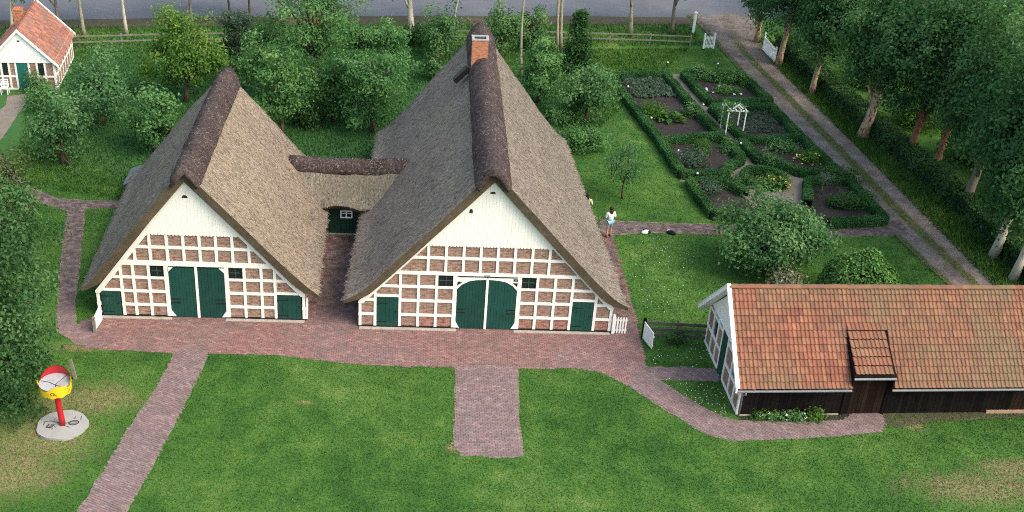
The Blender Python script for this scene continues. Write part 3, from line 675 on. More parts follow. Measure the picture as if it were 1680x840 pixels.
def facade(root, off, Y, xl, xr, zel, zer, apex, low_posts, up_posts, z_low, beam, z_up, doors, windows, big_door, board_z, red_low=False):
    xa, za = apex; cen = (xa, 2.0)
    pl = [line_plane((xl, zel), apex, cen), line_plane((xr, zer), apex, cen)]
    def inset(d): return [(a, b, c - d) for a, b, c in pl]
    bw = 0.067
    P = lambda nm, poly, y0, y1, mt: (MB().prism(poly, y0, y1).build(nm, mt, root, off) if area(poly) > 0.002 else None)
    # dark backing wall: shows only as the thin joint round every panel
    P('wall', clip([(xl+.02, .02), (xr-.02, .02), (xr-.02, za), (xl+.02, za)], inset(0.03)), Y + 0.05, Y + 0.30, MAT['joint'])
    blocked = [(d[0]-.04, d[1]+.04, -1, d[2]+.06) for d in doors] + [(w[0]-.02, w[1]+.02, w[2]-.02, w[3]+.02) for w in windows]
    bx0, bx1, bz = big_door['x0'], big_door['x1'], big_door['z']
    def covered(x, z): return any(a < x < b and c < z < d for a, b, c, d in blocked) or (bx0 < x < bx1 and z < beam[0])
    # infill panels
    def cells(posts, zs, planes):
        for (pa, pb) in zip(posts, posts[1:]):
            for (za_, zb_) in zip(zs, zs[1:]):
                x0, x1, z0, z1 = pa + bw, pb - bw, za_ + bw, zb_ - bw
                cx, cz = (x0+x1)/2, (z0+z1)/2
                if covered(cx, cz): continue
                for (a, b, c, d) in blocked:                      # low panel over a side door
                    if a < cx < b and z0 < d < z1: z0 = d + 0.09
                if z1 - z0 < 0.1: continue
                poly = clip(rect(x0 + .014, x1 - .014, z0 + .014, z1 - .014), planes)
                if area(poly) > 0.012:
                    P('brick_panel', poly, Y + 0.012 + random.uniform(-.004, .004), Y + 0.05, MAT['brick_red'] if (red_low and z0 < 0.4 and random.random() < .8) else MAT['brick'])
    pin = inset(0.27)
    cells(low_posts, z_low + [beam[0] + bw], pin); cells([up_posts[0] - 1.6] + up_posts + [up_posts[-1] + 1.6], [beam[1] - bw] + z_up, pin)
    # posts
    yb = Y - 0.035
    for x in low_posts:
        top = beam[0]; w = bw + (0.03 if x in big_door['jambs'] else 0)
        P('post', clip(rect(x - w, x + w, 0.10, top), inset(0.10)), yb, Y + 0.06, MAT['white'])
    for x in up_posts:
        P('post', clip(rect(x - bw, x + bw, beam[1], z_up[-1]), inset(0.10)), yb, Y + 0.06, MAT['white'])
    # rails, broken where doors and windows stand
    def rail(z0, z1, x0=xl, x1=xr, yy=0.0):
        segs = [(x0, x1)]
        for a, b, c, d in blocked + [(bx0, bx1, -1, bz)]:
            if c < (z0+z1)/2 < d:
                segs = [s for (p, q) in segs for s in ((p, min(q, a)), (max(p, b), q)) if s[1] - s[0] > 0.05]
        for p, q in segs: P('rail', clip(rect(p, q, z0, z1), inset(0.10)), yb - 0.004 - yy, Y + 0.055, MAT['white'])
    for z in z_low[1:]: rail(z - bw, z + bw)
    for z in z_up[:-1]: rail(z - bw, z + bw)
    rail(beam[0], beam[1], yy=0.012)
    for x0, x1, z1 in doors: rail(z1 + 0.01, z1 + 0.13, x0 - .08, x1 + .08, 0.004)
    # plinth and threshold
    m = MB(); m.box((xl - .02, Y - .045, 0.0), (bx0 + .1, Y + .05, .11)); m.build('plinth', MAT['tar'], root, off)
    m = MB(); m.box((bx1 - .1, Y - .045, 0.0), (xr + .02, Y + .05, .11)); m.build('plinth', MAT['tar'], root, off)
    m = MB(); m.box((xl + .05, Y - .26, 0.0), (bx0 + .05, Y - .05, .055)); m.build('threshold', MAT['stone'], root, off)
    m = MB(); m.box((bx1 - .05, Y - .26, 0.0), (xr - .05, Y - .05, .055)); m.build('threshold', MAT['stone'], root, off)
    # slanting barge beams
    for s in (0, 1):
        a, b, c = pl[s]; band = clip(clip([(xl, 0.9), (xr, 0.9), (xr, za + .1), (xl, za + .1)], [pl[0], pl[1]]), [(-a, -b, -(c - 0.24))])
        band = clip(band, [(-1, 0, -xa)] if s else [(1, 0, xa)])
        band = clip(band, [(0, -1, -(zel if s == 0 else zer) + 0.12)])
        P('barge_beam', band, yb - 0.045, Y + 0.05, MAT['white'])
    # vertical gable boards with rounded lower ends
    w = 0.155; n = int((xr - xl) / w)
    for i in range(n):
        x0 = xa - n*w/2 + i*w; x1 = x0 + w - 0.004; zb = board_z
        poly = clip([(x0 + .03, zb), (x1 - .03, zb), (x1, zb + .05), (x1, za), (x0, za), (x0, zb + .05)], inset(0.20))
        poly = clip(poly, [(0, -1, -board_z)])
        if area(poly) > 0.01: P('gable_board', poly, yb - 0.022 + random.uniform(-.002, .002), Y + 0.02, MAT['cream'])
    # side doors
    for x0, x1, z1 in doors:
        d = None; nb = 5; wd_ = (x1 - x0) / nb
        m = MB()
        for k in range(nb): m.box((x0 + k*wd_ + .004, Y - .028 + random.uniform(-.003, .003), .04), (x0 + (k+1)*wd_ - .004, Y + .04, z1))
        d = m.build('door', MAT['green'], root, off)
        for z in (z1 * .2, z1 * .8): MB().box((x0 + .02, Y - .042, z - .02), (x0 + .50, Y - .03, z + .02)).build('hinge', MAT['iron'], d)
        MB().box((x1 - .12, Y - .05, z1*.5), (x1 - .08, Y - .03, z1*.5 + .12)).build('latch', MAT['iron'], d)
        for ch in d.children: ch.data.transform(Matrix.Translation((-off[0], -off[1], 0)))
        MB().box((x0 - .02, Y + .041, .02), (x1 + .02, Y + .05, z1 + .02)).build('door_frame', MAT['iron'], root, off)
    # windows: frame, two by two panes
    for x0, x1, z0, z1 in windows:
        m = MB(); fr = .045
        m.prism(rect(x0, x1, z0, z0 + fr), Y - .02, Y + .05); m.prism(rect(x0, x1, z1 - fr, z1), Y - .02, Y + .05)
        m.prism(rect(x0, x0 + fr, z0 + fr, z1 - fr), Y - .02, Y + .05); m.prism(rect(x1 - fr, x1, z0 + fr, z1 - fr), Y - .02, Y + .05)
        wn = m.build('window', MAT['iron'], root, off)
        cx, cz = (x0+x1)/2, (z0+z1)/2
        for px0, px1 in ((x0 + fr, cx - .014), (cx + .014, x1 - fr)):
            for pz0, pz1 in ((z0 + fr, cz - .014), (cz + .014, z1 - fr)):
                MB().prism(rect(px0, px1, pz0, pz1), Y + .02, Y + .035).build('pane', MAT['glass'], wn, off)
        m = MB(); m.prism(rect(cx - .014, cx + .014, z0 + fr, z1 - fr), Y - .005, Y + .04); m.prism(rect(x0 + fr, x1 - fr, cz - .013, cz + .013), Y - .006, Y + .039)
        m.build('muntin', MAT['muntin'], wn, off)
    return P, pl

# ---------------- the large house
big_off = (3.45, FY, 0)
big = empty('thatched_house', big_off, 0, 'large thatched farmhouse with brick chimney and arched green barn doors', 'house')
BX0, BX1 = 1.98, 4.92
P, bigpl = facade(big, big_off, FY, -2.56, 9.53, 1.48, 1.48, (3.45, 8.08),
    [-2.48, -1.78, -0.62, 0.23, 1.07, 1.93, 4.95, 5.80, 6.64, 7.48, 8.66, 9.45], [0.64, 1.46, 2.27, 3.06, 3.85, 4.65, 5.46, 6.26],
    [0.04, 0.75, 1.55, 2.32], (2.99, 3.15), [3.90, 4.62], [(-1.70, -0.71, 1.72), (7.57, 8.58, 1.72)], [(1.15, 1.86, 2.38, 2.98), (5.02, 5.73, 2.38, 2.98)],
    dict(x0=2.02, x1=4.88, z=2.9, jambs=(1.93, 4.95)), 4.54, True)
# arched double doors: leaves, centre post, white arch with corner braces
def leaf_poly(x0, x1, arch):
    return arch
la = [(2.20, 0.06), (3.36, 0.06), (3.36, 2.78), (2.90, 2.74), (2.58, 2.66), (2.28, 2.49), (2.07, 2.22), (2.03, 1.4), (2.02, 0.42)]
ra = [(6.88 - x, z) for x, z in la]
for poly in (la, ra):
    m = MB(); x0 = min(p[0] for p in poly); x1 = max(p[0] for p in poly); nb = 9; w_ = (x1 - x0) / nb
    d = None
    for k in range(nb):
        q = clip(poly, [(-1, 0, -(x0 + k*w_ + .004)), (1, 0, x0 + (k+1)*w_ - .004)])
        if area(q) > .003: m.prism(q, FY - .012 + random.uniform(-.004, .004), FY + .045)
    d = m.build('door', MAT['green'], big, big_off)
    s = 1 if x0 < 3 else -1; hx = x0 + .02 if s > 0 else x1 - .02
    for z in (0.95, 1.15): MB().box((min(hx, hx + s*.42), FY - .03, z - .018), (max(hx, hx + s*.42), FY - .017, z + .018)).build('hinge', MAT['iron'], d, big_off)
MB().prism([(3.38, .05), (3.50, .05), (3.50, 2.86), (3.38, 2.86)], FY - .05, FY + .03).build('centre_post', MAT['white'], big, big_off)
MB().box((1.98, FY + .046, .02), (4.90, FY + .049, 2.9)).build('door_frame', MAT['iron'], big, big_off)
for sgn in (0, 1):                                       # arched lintel halves and foot blocks
    f = (lambda p: p) if sgn == 0 else (lambda p: (6.88 - p[0], p[1]))
    MB().prism([f(p) for p in [(3.41, 2.80), (2.90, 2.765), (2.57, 2.69), (2.26, 2.51), (2.03, 2.24), (2.03, 2.42), (2.30, 2.66), (2.02, 2.66), (2.02, 2.93), (3.41, 2.93)]], FY - .030, FY + .02).build('arch_brace', MAT['white'], big, big_off)
    MB().prism([f(p) for p in [(2.03, 2.44), (2.27, 2.655), (2.03, 2.655)]], FY + .0, FY + .03).build('brace_gap', MAT['iron'], big, big_off)
    MB().prism([f(p) for p in [(1.83, .10), (2.20, .10), (2.04, .42), (1.83, .42)]], FY - .042, FY + .02).build('foot_block', MAT['white'], big, big_off)
MB().prism(rect(2.06, 4.84, 2.935, 2.965), FY - .055, FY - .03).build('lintel_gap', MAT['iron'], big, big_off)
MB().prism(rect(3.28, 3.56, 2.985, 3.06), FY - .075, FY - .045).build('plaque', MAT['zinc'], big, big_off)
pq = MB().prism(rect(4.66, 4.86, 2.76, 2.88), FY - .05, FY - .03).build('number_plate', MAT['ink'], big, big_off)
MB().prism(rect(4.73, 4.79, 2.785, 2.855), FY - .054, FY - .05).build('digit', MAT['concrete'], pq, big_off)
for cx, cz, w_, h_ in ((2.49, 6.32, .075, .20), (3.42, 7.32, .12, .10)):                 # owl holes
    MB().prism([(cx - w_, cz)] + [(cx + w_*math.cos(a), cz + h_*.45 + h_*.55*math.sin(a)) for a in np.linspace(math.pi, 0, 9)] + [(cx + w_, cz)], FY - .075, FY - .04).build('owl_hole', MAT['ink'], big, big_off)
bprof = [(0, 8.60), (1.5, 6.93), (3.0, 5.28), (4.5, 3.62), (5.6, 2.46), (6.2, 1.95), (6.72, 1.66)]
B0, B1 = FY - 0.36, 66.1
thatch('thatch_slope', big, big_off, 3.45, B0, B1, 8.6, bprof, -1, 0.88, MAT['thatch_cool'], seed=1)
thatch('thatch_slope', big, big_off, 3.45, B0, B1, 8.6, bprof, 1, 0.83, MAT['thatch_mid'], seed=2)
ridge_cap('ridge_cap', big, big_off, [(3.40, FY - 0.58, 8.50), (3.42, 52, 8.58), (3.46, 58, 8.54), (3.45, 66.2, 8.62)], 0.84, 0.24, 0.74, MAT['heather'], 3)
# side and rear walls
m = MB()
m.add([(-2.45, FY + .31, 0), (-2.25, FY + .31, 0), (-1.0, 65.6, 0), (-1.2, 65.6, 0), (-2.45, FY + .31, 1.9), (-2.25, FY + .31, 1.9), (-1.0, 65.6, 1.9), (-1.2, 65.6, 1.9)], [(0, 3, 2, 1), (4, 5, 6, 7), (0, 1, 5, 4), (1, 2, 6, 5), (2, 3, 7, 6), (3, 0, 4, 7)])
m.build('side_wall', MAT['brick_y'], big, big_off)
m = MB()
m.add([(9.15, FY + .31, 0), (9.45, FY + .31, 0), (7.5, 65.6, 0), (7.2, 65.6, 0), (9.15, FY + .31, 1.9), (9.45, FY + .31, 1.9), (7.5, 65.6, 1.9), (7.2, 65.6, 1.9)], [(0, 3, 2, 1), (4, 5, 6, 7), (0, 1, 5, 4), (1, 2, 6, 5), (2, 3, 7, 6), (3, 0, 4, 7)])
m.build('side_wall', MAT['brick_y'], big, big_off)
MB().prism([(-0.9, 0), (7.3, 0), (7.3, 2.0), (3.45, 7.6), (-0.9, 2.0)], 65.6, 65.8).build('rear_wall', MAT['brick'], big, big_off)
# chimney
cp = spot(787, 92, 8.85)
ch = MB(); ch.box((cp.x - .43, cp.y - .05, 8.2), (cp.x + .43, cp.y + .65, 9.72)); ch = ch.build('chimney', MAT['chim'], big, big_off)
m = MB(); z0, z1 = 9.72, 9.80
for lo, hi in (((-.46, -.08), (.46, .06)), ((-.46, .54), (.46, .68)), ((-.46, .06), (-.32, .54)), ((.32, .06), (.46, .54))): m.box((cp.x + lo[0], cp.y + lo[1], z0), (cp.x + hi[0], cp.y + hi[1], z1))
m.build('chimney_rim', MAT['concrete'], ch, big_off)
MB().box((cp.x - .31, cp.y + .07, 9.721), (cp.x + .31, cp.y + .53, 9.73)).build('flue', MAT['ink'], ch, big_off)
# roof hatch beside the ridge
hp = spot(760, 119, 7.85); sl = Matrix.Translation((hp.x, hp.y, 7.80)) @ Matrix.Rotation(math.radians(-47), 4, 'Y')
m = MB(); m.box((-.62, -.26, -.1), (.35, .26, .16), 0, sl); m.build('roof_hatch', MAT['iron'], big, big_off)

# ---------------- the smaller house
sm_off = (-9.9, LY, 0)
small = empty('thatched_house', sm_off, 0, 'smaller thatched farmhouse on the left with plain square green doors', 'house')
P, smpl = facade(small, sm_off, LY, -14.68, -5.06, 1.42, 1.50, (-10.22, 7.38),
    [-14.60, -13.46, -12.90, -12.19, -11.40, -8.66, -7.85, -7.07, -6.45, -5.14], [-12.74, -12.03, -11.26, -10.52, -9.79, -9.06, -8.32, -7.58],
    [0.04, 0.69, 1.43, 2.17], (2.84, 3.08), [3.80, 4.54], [(-14.45, -13.58, 1.40), (-6.36, -5.26, 1.42)], [(-12.10, -11.52, 2.25, 2.82), (-8.56, -7.95, 2.25, 2.82)],
    dict(x0=-11.33, x1=-8.74, z=2.80, jambs=(-11.40, -8.66)), 4.46)
for x0, x1, s in ((-11.30, -10.11, 1), (-9.97, -8.77, -1)):
    out = x0 if s > 0 else x1; inn = x1 if s > 0 else x0
    poly = [(out + s*.20, .06), (inn, .06), (inn, 2.74), (out + s*.22, 2.74), (out, 2.52), (out, .40)]
    m = MB(); nb = 8; w_ = (x1 - x0) / nb
    for k in range(nb):
        q = clip(poly if area(poly) else poly, [(-1, 0, -(x0 + k*w_ + .004)), (1, 0, x0 + (k+1)*w_ - .004)])
        if area(q) > .003: m.prism(q, LY - .012 + random.uniform(-.004, .004), LY + .045)
    d = m.build('door', MAT['green'], small, sm_off)
    for z in (0.85, 1.05): MB().box((min(out + s*.02, out + s*.45), LY - .03, z - .018), (max(out + s*.02, out + s*.45), LY - .017, z + .018)).build('hinge', MAT['iron'], d, sm_off)
    MB().prism([(out - s*.02, 2.50), (out + s*.22, 2.76), (out - s*.02, 2.76)], LY - .035, LY + .02).build('corner_brace', MAT['white'], small, sm_off)
    MB().prism([(out - s*.14, .10), (out + s*.20, .10), (out + s*.02, .40), (out - s*.14, .40)], LY - .042, LY + .02).build('foot_block', MAT['white'], small, sm_off)
MB().prism(rect(-10.10, -9.98, .05, 2.80), LY - .05, LY + .03).build('centre_post', MAT['white'], small, sm_off)
MB().box((-11.36, LY + .046, .02), (-8.72, LY + .049, 2.83)).build('door_frame', MAT['iron'], small, sm_off)
MB().prism([(-10.27 - .13, 6.40)] + [(-10.27 + .13*math.cos(a), 6.40 + .13*math.sin(a)) for a in np.linspace(math.pi, 0, 9)][1:], LY - .075, LY - .04).build('owl_hole', MAT['ink'], small, sm_off)
sprofL = [(0, 7.92), (1.2, 6.42), (2.4, 4.92), (3.5, 3.45), (4.3, 2.40), (4.75, 1.92), (5.05, 1.62)]
sprofR = [(0, 7.92), (1.4, 6.36), (2.8, 4.80), (4.0, 3.44), (5.0, 2.34), (5.5, 1.90), (5.80, 1.64)]
S0, S1 = LY - 0.36, 59.2
thatch('thatch_slope', small, sm_off, -10.22, S0, S1, 7.92, sprofL, -1, 1.06, MAT['thatch_cool'], seed=4)
thatch('thatch_slope', small, sm_off, -10.22, S0, S1, 7.92, sprofR, 1, 0.95, MAT['thatch_warm'], seed=6)
ridge_cap('ridge_cap', small, sm_off, [(-10.18, LY - 0.52, 7.84), (-10.15, 52, 7.90), (-10.1, 59.3, 7.86)], 0.70, 0.22, 0.66, MAT['heather'], 8)
m = MB(); m.box((-14.5, LY + .31, 0), (-14.3, 58.8, 1.9)); m.build('side_wall', MAT['brick_y'], small, sm_off)
m = MB(); m.box((-5.4, LY + .31, 0), (-5.2, 58.8, 1.9)); m.build('side_wall', MAT['brick_y'], small, sm_off)
MB().prism([(-14.5, 0), (-5.3, 0), (-5.3, 1.9), (-10.22, 7.4), (-14.5, 1.9)], 58.7, 58.85).build('rear_wall', MAT['brick'], small, sm_off)
MB().bar((-5.02, LY + .02, .12), (-4.98, LY + .02, 1.30), .1).build('corner_board', MAT['cream'], small, sm_off)

# ---------------- the link between them
lk_off = (-4.0, 56.1, 0)
lk = empty('link_building', lk_off, 0, 'low thatched link with dark green doors between the two thatched houses', 'house')
RX0, RX1, RY, RZ = -7.0, -0.25, 57.05, 3.72
nu, nv = 40, 22; top, bot = [], []
for i in range(nu + 1):
    x = RX0 + (RX1 - RX0) * i / nu; t = (x - (-3.95)) / 3.2; up = 0.55 * max(0, abs(t) - 0.25) ** 2
    R1, R2 = [], []
    for j in range(nv + 1):
        v = j / nv; fall = v ** 1.06
        y = RY - (1.78 + 0.10*math.cos(t*2)) * v; z = RZ - (RZ - 1.92) * fall + up * (0.3 + 0.9*v) - 0.10*math.sin(math.pi*v)
        z += v**3 * 0.26 * max(0, 1 - ((x + 3.98) / 1.05) ** 2)
        w = mnoise.noise(Vector((x*1.1, v*5, 3))) * 0.06 + mnoise.noise(Vector((x*3, v*11, 8))) * 0.025
        R1.append(Vector((x, y - w*.7, z + w*.7))); R2.append(Vector((x, y + .30 - .1*v, z - .30 + .06*v)))
    top.append(R1); bot.append(R2)
m = MB(); m.grid(top, 0); m.grid([r[::-1] for r in bot], 1); m.grid([[top[i][nv] for i in range(nu+1)][::-1], [bot[i][nv] for i in range(nu+1)][::-1]], 1)
o = m.build('thatch_slope', [MAT['thatch_moss'], MAT['thatch_end']], lk, lk_off)
bm = bmesh.new(); bm.from_mesh(o.data); bmesh.ops.remove_doubles(bm, verts=bm.verts, dist=1e-4); bmesh.ops.recalc_face_normals(bm, faces=bm.faces)
for f in bm.faces: f.smooth = f.material_index == 0
bm.to_mesh(o.data); bm.free(); set_uv(o.data, lambda c: (c.x, -c.z * 1.3)); bristles(o, 1500, .08, .022, .004, MAT['straw_moss'], 'loose_reeds')
m = MB(); m.grid([[(RX0, RY, RZ), (RX1, RY, RZ)], [(RX0, RY + 1.9, 1.8), (RX1, RY + 1.9, 1.8)]]); o = m.build('rear_slope', MAT['thatch_cool'], lk, lk_off); set_uv(o.data, lambda c: (c.x, -c.z * 1.3))
ridge_cap('ridge_cap', lk, lk_off, [(-6.75, RY + .1, 3.80), (-5.2, RY + .05, 3.72), (-3.6, RY, 3.76), (-2.0, RY + .05, 3.74), (-0.45, RY + .12, 3.84)], 0.46, 0.30, 0.40, MAT['heather'], 12, 12, 0.2)
for x0, x1 in ((-5.2, -4.02), (-3.98, -2.8)):
    m = MB(); nb = 8; w_ = (x1 - x0)/nb
    for k in range(nb): m.box((x0 + k*w_ + .004, 56.08, .05), (x0 + (k+1)*w_ - .004, 56.16, 2.1))
    m.build('door', MAT['green_dark'], lk, lk_off)
MB().box((-5.3, 56.17, 0), (-2.6, 56.3, 2.4)).build('wall', MAT['tar'], lk, lk_off)
MB().box((-5.1, 55.98, 0), (-2.9, 56.07, .06)).build('threshold', MAT['stone'], lk, lk_off)
w0 = spot(559, 359); 
wx0, wx1, wz0, wz1 = -4.02, -3.38, 1.02, 1.48
m = MB(); fr = .06
for r in (rect(wx0, wx1, wz0, wz0+fr), rect(wx0, wx1, wz1-fr, wz1), rect(wx0, wx0+fr, wz0+fr, wz1-fr), rect(wx1-fr, wx1, wz0+fr, wz1-fr), rect((wx0+wx1)/2-.03, (wx0+wx1)/2+.03, wz0+fr, wz1-fr)): m.prism(r, 56.0, 56.078)
m.prism(rect(wx0+fr, (wx0+wx1)/2-.03, wz0+.27, wz0+.31), 56.005, 56.078); m.prism(rect((wx0+wx1)/2+.03, wx1-fr, wz0+.27, wz0+.31), 56.005, 56.078)
wn = m.build('window', MAT['white_clean'], lk, lk_off)
for a, b in ((wx0+fr, (wx0+wx1)/2-.03), ((wx0+wx1)/2+.03, wx1-fr)):
    MB().prism(rect(a, b, wz0+fr, wz0+.27), 56.05, 56.06).build('pane', MAT['glass'], wn, lk_off); MB().prism(rect(a, b, wz0+.31, wz1-fr), 56.05, 56.06).build('pane', MAT['glass'], wn, lk_off)
# grey lean-to behind the smaller house
lt = spot(206, 329)
lean = empty('lean_to', (lt.x + .9, lt.y + 1.0, 0), 0, 'low grey sheet metal lean-to behind the smaller thatched house', 'shed')
m = MB(); m.box((-.75, -.9, 0), (1.2, .9, 1.0)); m.build('wall', MAT['plank_brown'], lean)
m = MB(); m.add([(-.95, -1.05, .95), (1.2, -1.05, 1.75), (1.2, 1.05, 1.75), (-.95, 1.05, .95), (-.95, -1.05, 1.0), (1.2, -1.05, 1.8), (1.2, 1.05, 1.8), (-.95, 1.05, 1.0)], [(0, 3, 2, 1), (4, 5, 6, 7), (0, 1, 5, 4), (1, 2, 6, 5), (2, 3, 7, 6), (3, 0, 4, 7)]); m.build('roof', MAT['metal_sheet'], lean)

# ================================================================== TILED BARN
def tile_mesh(mat, w=0.200, l=0.40):
    prof = [(-0.5, 0.000), (-0.40, 0.030), (-0.22, 0.040), (-0.02, 0.012), (0.16, 0.000), (0.36, 0.002), (0.5, 0.014)]
    V = []; n = len(prof)
    for (v, up) in ((0, 0.0), (l, 0.062)):
        for a, h in prof: V.append((a*w, v, h + up))
    for a, h in prof: V.append((a*w, l - .02, h + 0.038))
    F = [(j + 1, j, n + j, n + j + 1) for j in range(n - 1)] + [(n + j + 1, n + j, 2*n + j, 2*n + j + 1) for j in range(n - 1)]
    return V, F
TV, TF = tile_mesh(None); TVa = np.array(TV)
def tile_single(mat):
    me = bpy.data.meshes.new('tile'); me.from_pydata(TV, [], TF); me.materials.append(mat); me.update(); return me
def slope_frame(origin, across, down):
    across = Vector(across).normalized(); down = Vector(down).normalized(); nrm = across.cross(down)
    if nrm.z < 0: nrm = -nrm
    return Matrix(((across.x, down.x, nrm.x, origin[0]), (across.y, down.y, nrm.y, origin[1]), (across.z, down.z, nrm.z, origin[2]), (0, 0, 0, 1)))
def tile_field(fr, cells, mat, name, parent):
    n = len(cells); C = np.array(cells, float); A = np.array(fr)
    V = np.repeat(TVa[None], n, 0).copy(); V[:, :, 0] += C[:, 0:1]; V[:, :, 1] += C[:, 1:2]; V[:, :, 2] += RNG.normal(0, .004, (n, 1)); V[:, :, 0] += RNG.normal(0, .004, (n, 1)) + V[:, :, 1]*0
    V = V.reshape(-1, 3) @ A[:3, :3].T + A[:3, 3]
    k = TVa.shape[0]; Fi = (np.array(TF)[None] + (np.arange(n)*k)[:, None, None]).reshape(-1, 4)
    if np.linalg.det(A[:3, :3]) < 0: Fi = Fi[:, ::-1].copy()
    me = fast_mesh(name, V, Fi, mat, np.repeat(RNG.random(n), k)); o = link(name, me, parent); tag(o, kind='stuff'); return o

b0 = spot(1208, 681); BROT = math.radians(2.6)
barn = empty('barn', (b0.x, b0.y, 0), BROT, 'long low barn with orange pantile roof and black plank front', 'barn')
BL, BWD, RZB, EZ, EYF = 17.5, 5.78, 4.86, 1.74, -0.46
RYB = BWD / 2
# plank front, door bays in brown
roofpart = None
x = 0.12; k = 0
while x < BL:
    w = 0.19; brown = 4.9 < x < 6.5 or x > 12.6
    MB().box((x, -.02 + random.uniform(-.006, .006), .06), (min(x + w - .012, BL), .06, 2.06 if not (4.75 < x < 6.68) else 2.42)).build('plank', MAT['plank_brown' if brown else 'plank_dark'], barn)
    x += w
MB().box((0.05, .061, 0), (BL, .16, 2.1)).build('wall', MAT['tar'], barn)
MB().box((0.02, -.07, 0), (4.65, .06, .055)).build('sill', MAT['stone'], barn)
MB().box((11.6, -.09, 0), (BL, .05, .17)).build('sill', m_plain('orange_sill', (0.36, 0.24, 0.16), 0.9, 0.3), barn)
for hx0, hx1, hz in ((2.2, 2.9, 1.62), (8.55, 9.35, 1.25), (11.2, 11.7, 1.25), (4.2, 4.6, 1.60)):
    MB().box((hx0, -.05, hz), (hx1, -.022, hz + .05)).build('hinge', MAT['zinc'], barn)
for sx in (4.72, 6.60): MB().box((sx, -.06, 0), (sx + .13, .055, 2.1)).build('door_post', MAT['plank_dark'], barn)
MB().box((5.62, -.035, .06), (5.69, -.027, 2.3)).build('door_batten', MAT['tar'], barn)
MB().box((0.05, BWD - .16, 0), (BL, BWD, 2.1)).build('rear_wall', MAT['brick'], barn)
# gable end (faces left): local x = 0 plane, y across
bgx = 0.0
def gy(poly, x0, x1, nm, mt, par=None):            # polygon in (y,z) pushed along x
    n = len(poly); a = sum(poly[i][0]*poly[(i+1) % n][1] - poly[(i+1) % n][0]*poly[i][1] for i in range(n))
    if a > 0: poly = poly[::-1]
    m = MB(); v = [(x0, p[0], p[1]) for p in poly] + [(x1, p[0], p[1]) for p in poly]
    m.add(v, [tuple(range(n)), tuple(range(2*n - 1, n - 1, -1))] + [(i, n + i, n + (i+1) % n, (i+1) % n) for i in range(n)])
    return m.build(nm, mt, par or barn)
pent = [(0.0, 0.0), (BWD, 0.0), (BWD, 2.0), (RYB, 4.62), (0.0, 2.0)]
gy(pent, .05, .25, 'gable_wall', MAT['joint'])
bm_brick = m_brick('brick_gable', plane='yz'); dpl = [line_plane((0, 2.0), (RYB, 4.62), (RYB, 1)), line_plane((BWD, 2.0), (RYB, 4.62), (RYB, 1))]
gz = [0.08, 1.05, 2.1, 2.42]; gyp = [0.07, 0.85, 1.62, 2.55, 3.45, 4.15, 4.9, 5.71]
door_y = (2.62, 3.38)
for a, b in zip(gyp, gyp[1:]):
    for z0, z1 in zip(gz[:2], gz[1:3]):
        if a == 2.55: continue
        poly = clip(rect(a + .075, b - .075, z0 + .07, z1 - .07), [(p, q, c - .12) for p, q, c in dpl])
        win = (a in (4.15, 0.85)) and z0 > 1
        if area(poly) > .02: gy(poly, .012 if not win else .03, .05, 'window_pane' if win else 'brick_panel', MAT['glass'] if win else bm_brick)
        if win:
            w_ = gy(rect((a+b)/2 - .015, (a+b)/2 + .015, z0 + .07, z1 - .07), .012, .04, 'muntin', MAT['muntin'])
for y in gyp: gy(clip(rect(y - .06, y + .06, .08, 2.42), dpl), -.03, .055, 'post', MAT['white'])
for z in gz[:3]:
    for a, b in ((0.0, 2.49), (3.51, BWD)): gy(clip(rect(a, b, z - .06, z + .06), dpl), -.034, .052, 'rail', MAT['white'])
gy(rect(2.61, 3.39, .04, 2.28), -.01, .06, 'door', MAT['green'])
gy(clip(rect(0, BWD, 2.36, 2.46), dpl), -.05, .05, 'gable_beam', MAT['white_clean'])
y = 0.03
while y < BWD:
    poly = clip(rect(y, y + .168, 2.46, 4.6), dpl)
    if area(poly) > .01: gy(poly, -.04 + random.uniform(-.004, .004), .045, 'gable_board', MAT['white_clean'])
    y += .175
# roof: rafters board + tiles
def zslope(y): return RZB - (RZB - EZ) * (RYB - y) / (RYB - EYF)
up = 0.0
rf = MB()
D1, D2, DV = 4.82, 6.62, 0.45                                  # raised section over the doors
yD = RYB - DV * (RYB - EYF); zD = zslope(yD)
def quad_sheet(m, x0, x1, ya, za, yb, zb, th=.05):
    m.add([(x0, ya, za), (x1, ya, za), (x1, yb, zb), (x0, yb, zb), (x0, ya, za - th), (x1, ya, za - th), (x1, yb, zb - th), (x0, yb, zb - th)], [(0, 3, 2, 1), (4, 5, 6, 7), (0, 1, 5, 4), (1, 2, 6, 5), (2, 3, 7, 6), (3, 0, 4, 7)])
quad_sheet(rf, -.36, D1, RYB, RZB, EYF, EZ); quad_sheet(rf, D2, BL, RYB, RZB, EYF, EZ); quad_sheet(rf, D1, D2, RYB, RZB, yD, zD)
quad_sheet(rf, -.36, BL, RYB, RZB - .003, BWD - EYF, EZ)
DZE = 2.36
quad_sheet(rf, D1, D2, yD + .25, zslope(yD + .25) + .03, EYF, DZE)
roof = rf.build('roof', MAT['plank_dark'], barn)
gy([(yD, zD), (EYF, DZE), (EYF, EZ)], D1 - .05, D1 + .02, 'dormer_cheek', MAT['plank_dark'], roof)
gy([(yD, zD), (EYF, DZE), (EYF, EZ)], D2 - .02, D2 + .05, 'dormer_cheek', MAT['plank_dark'], roof)
sl_len = math.hypot(RYB - EYF, RZB - EZ); ROWS = 14; ex = sl_len / ROWS; tw = 0.190
fr = slope_frame((0, RYB, RZB + .012), (1, 0, 0), (0, EYF - RYB, EZ - RZB))
cells = []
for r in range(ROWS):
    c = 0
    while True:
        cx = -.24 + c*tw; c += 1
        if cx > BL - .1: break
        if D1 - .06 < cx < D2 + .06 and r * ex > DV * sl_len - .12: continue
        cells.append((cx, r*ex - .05))
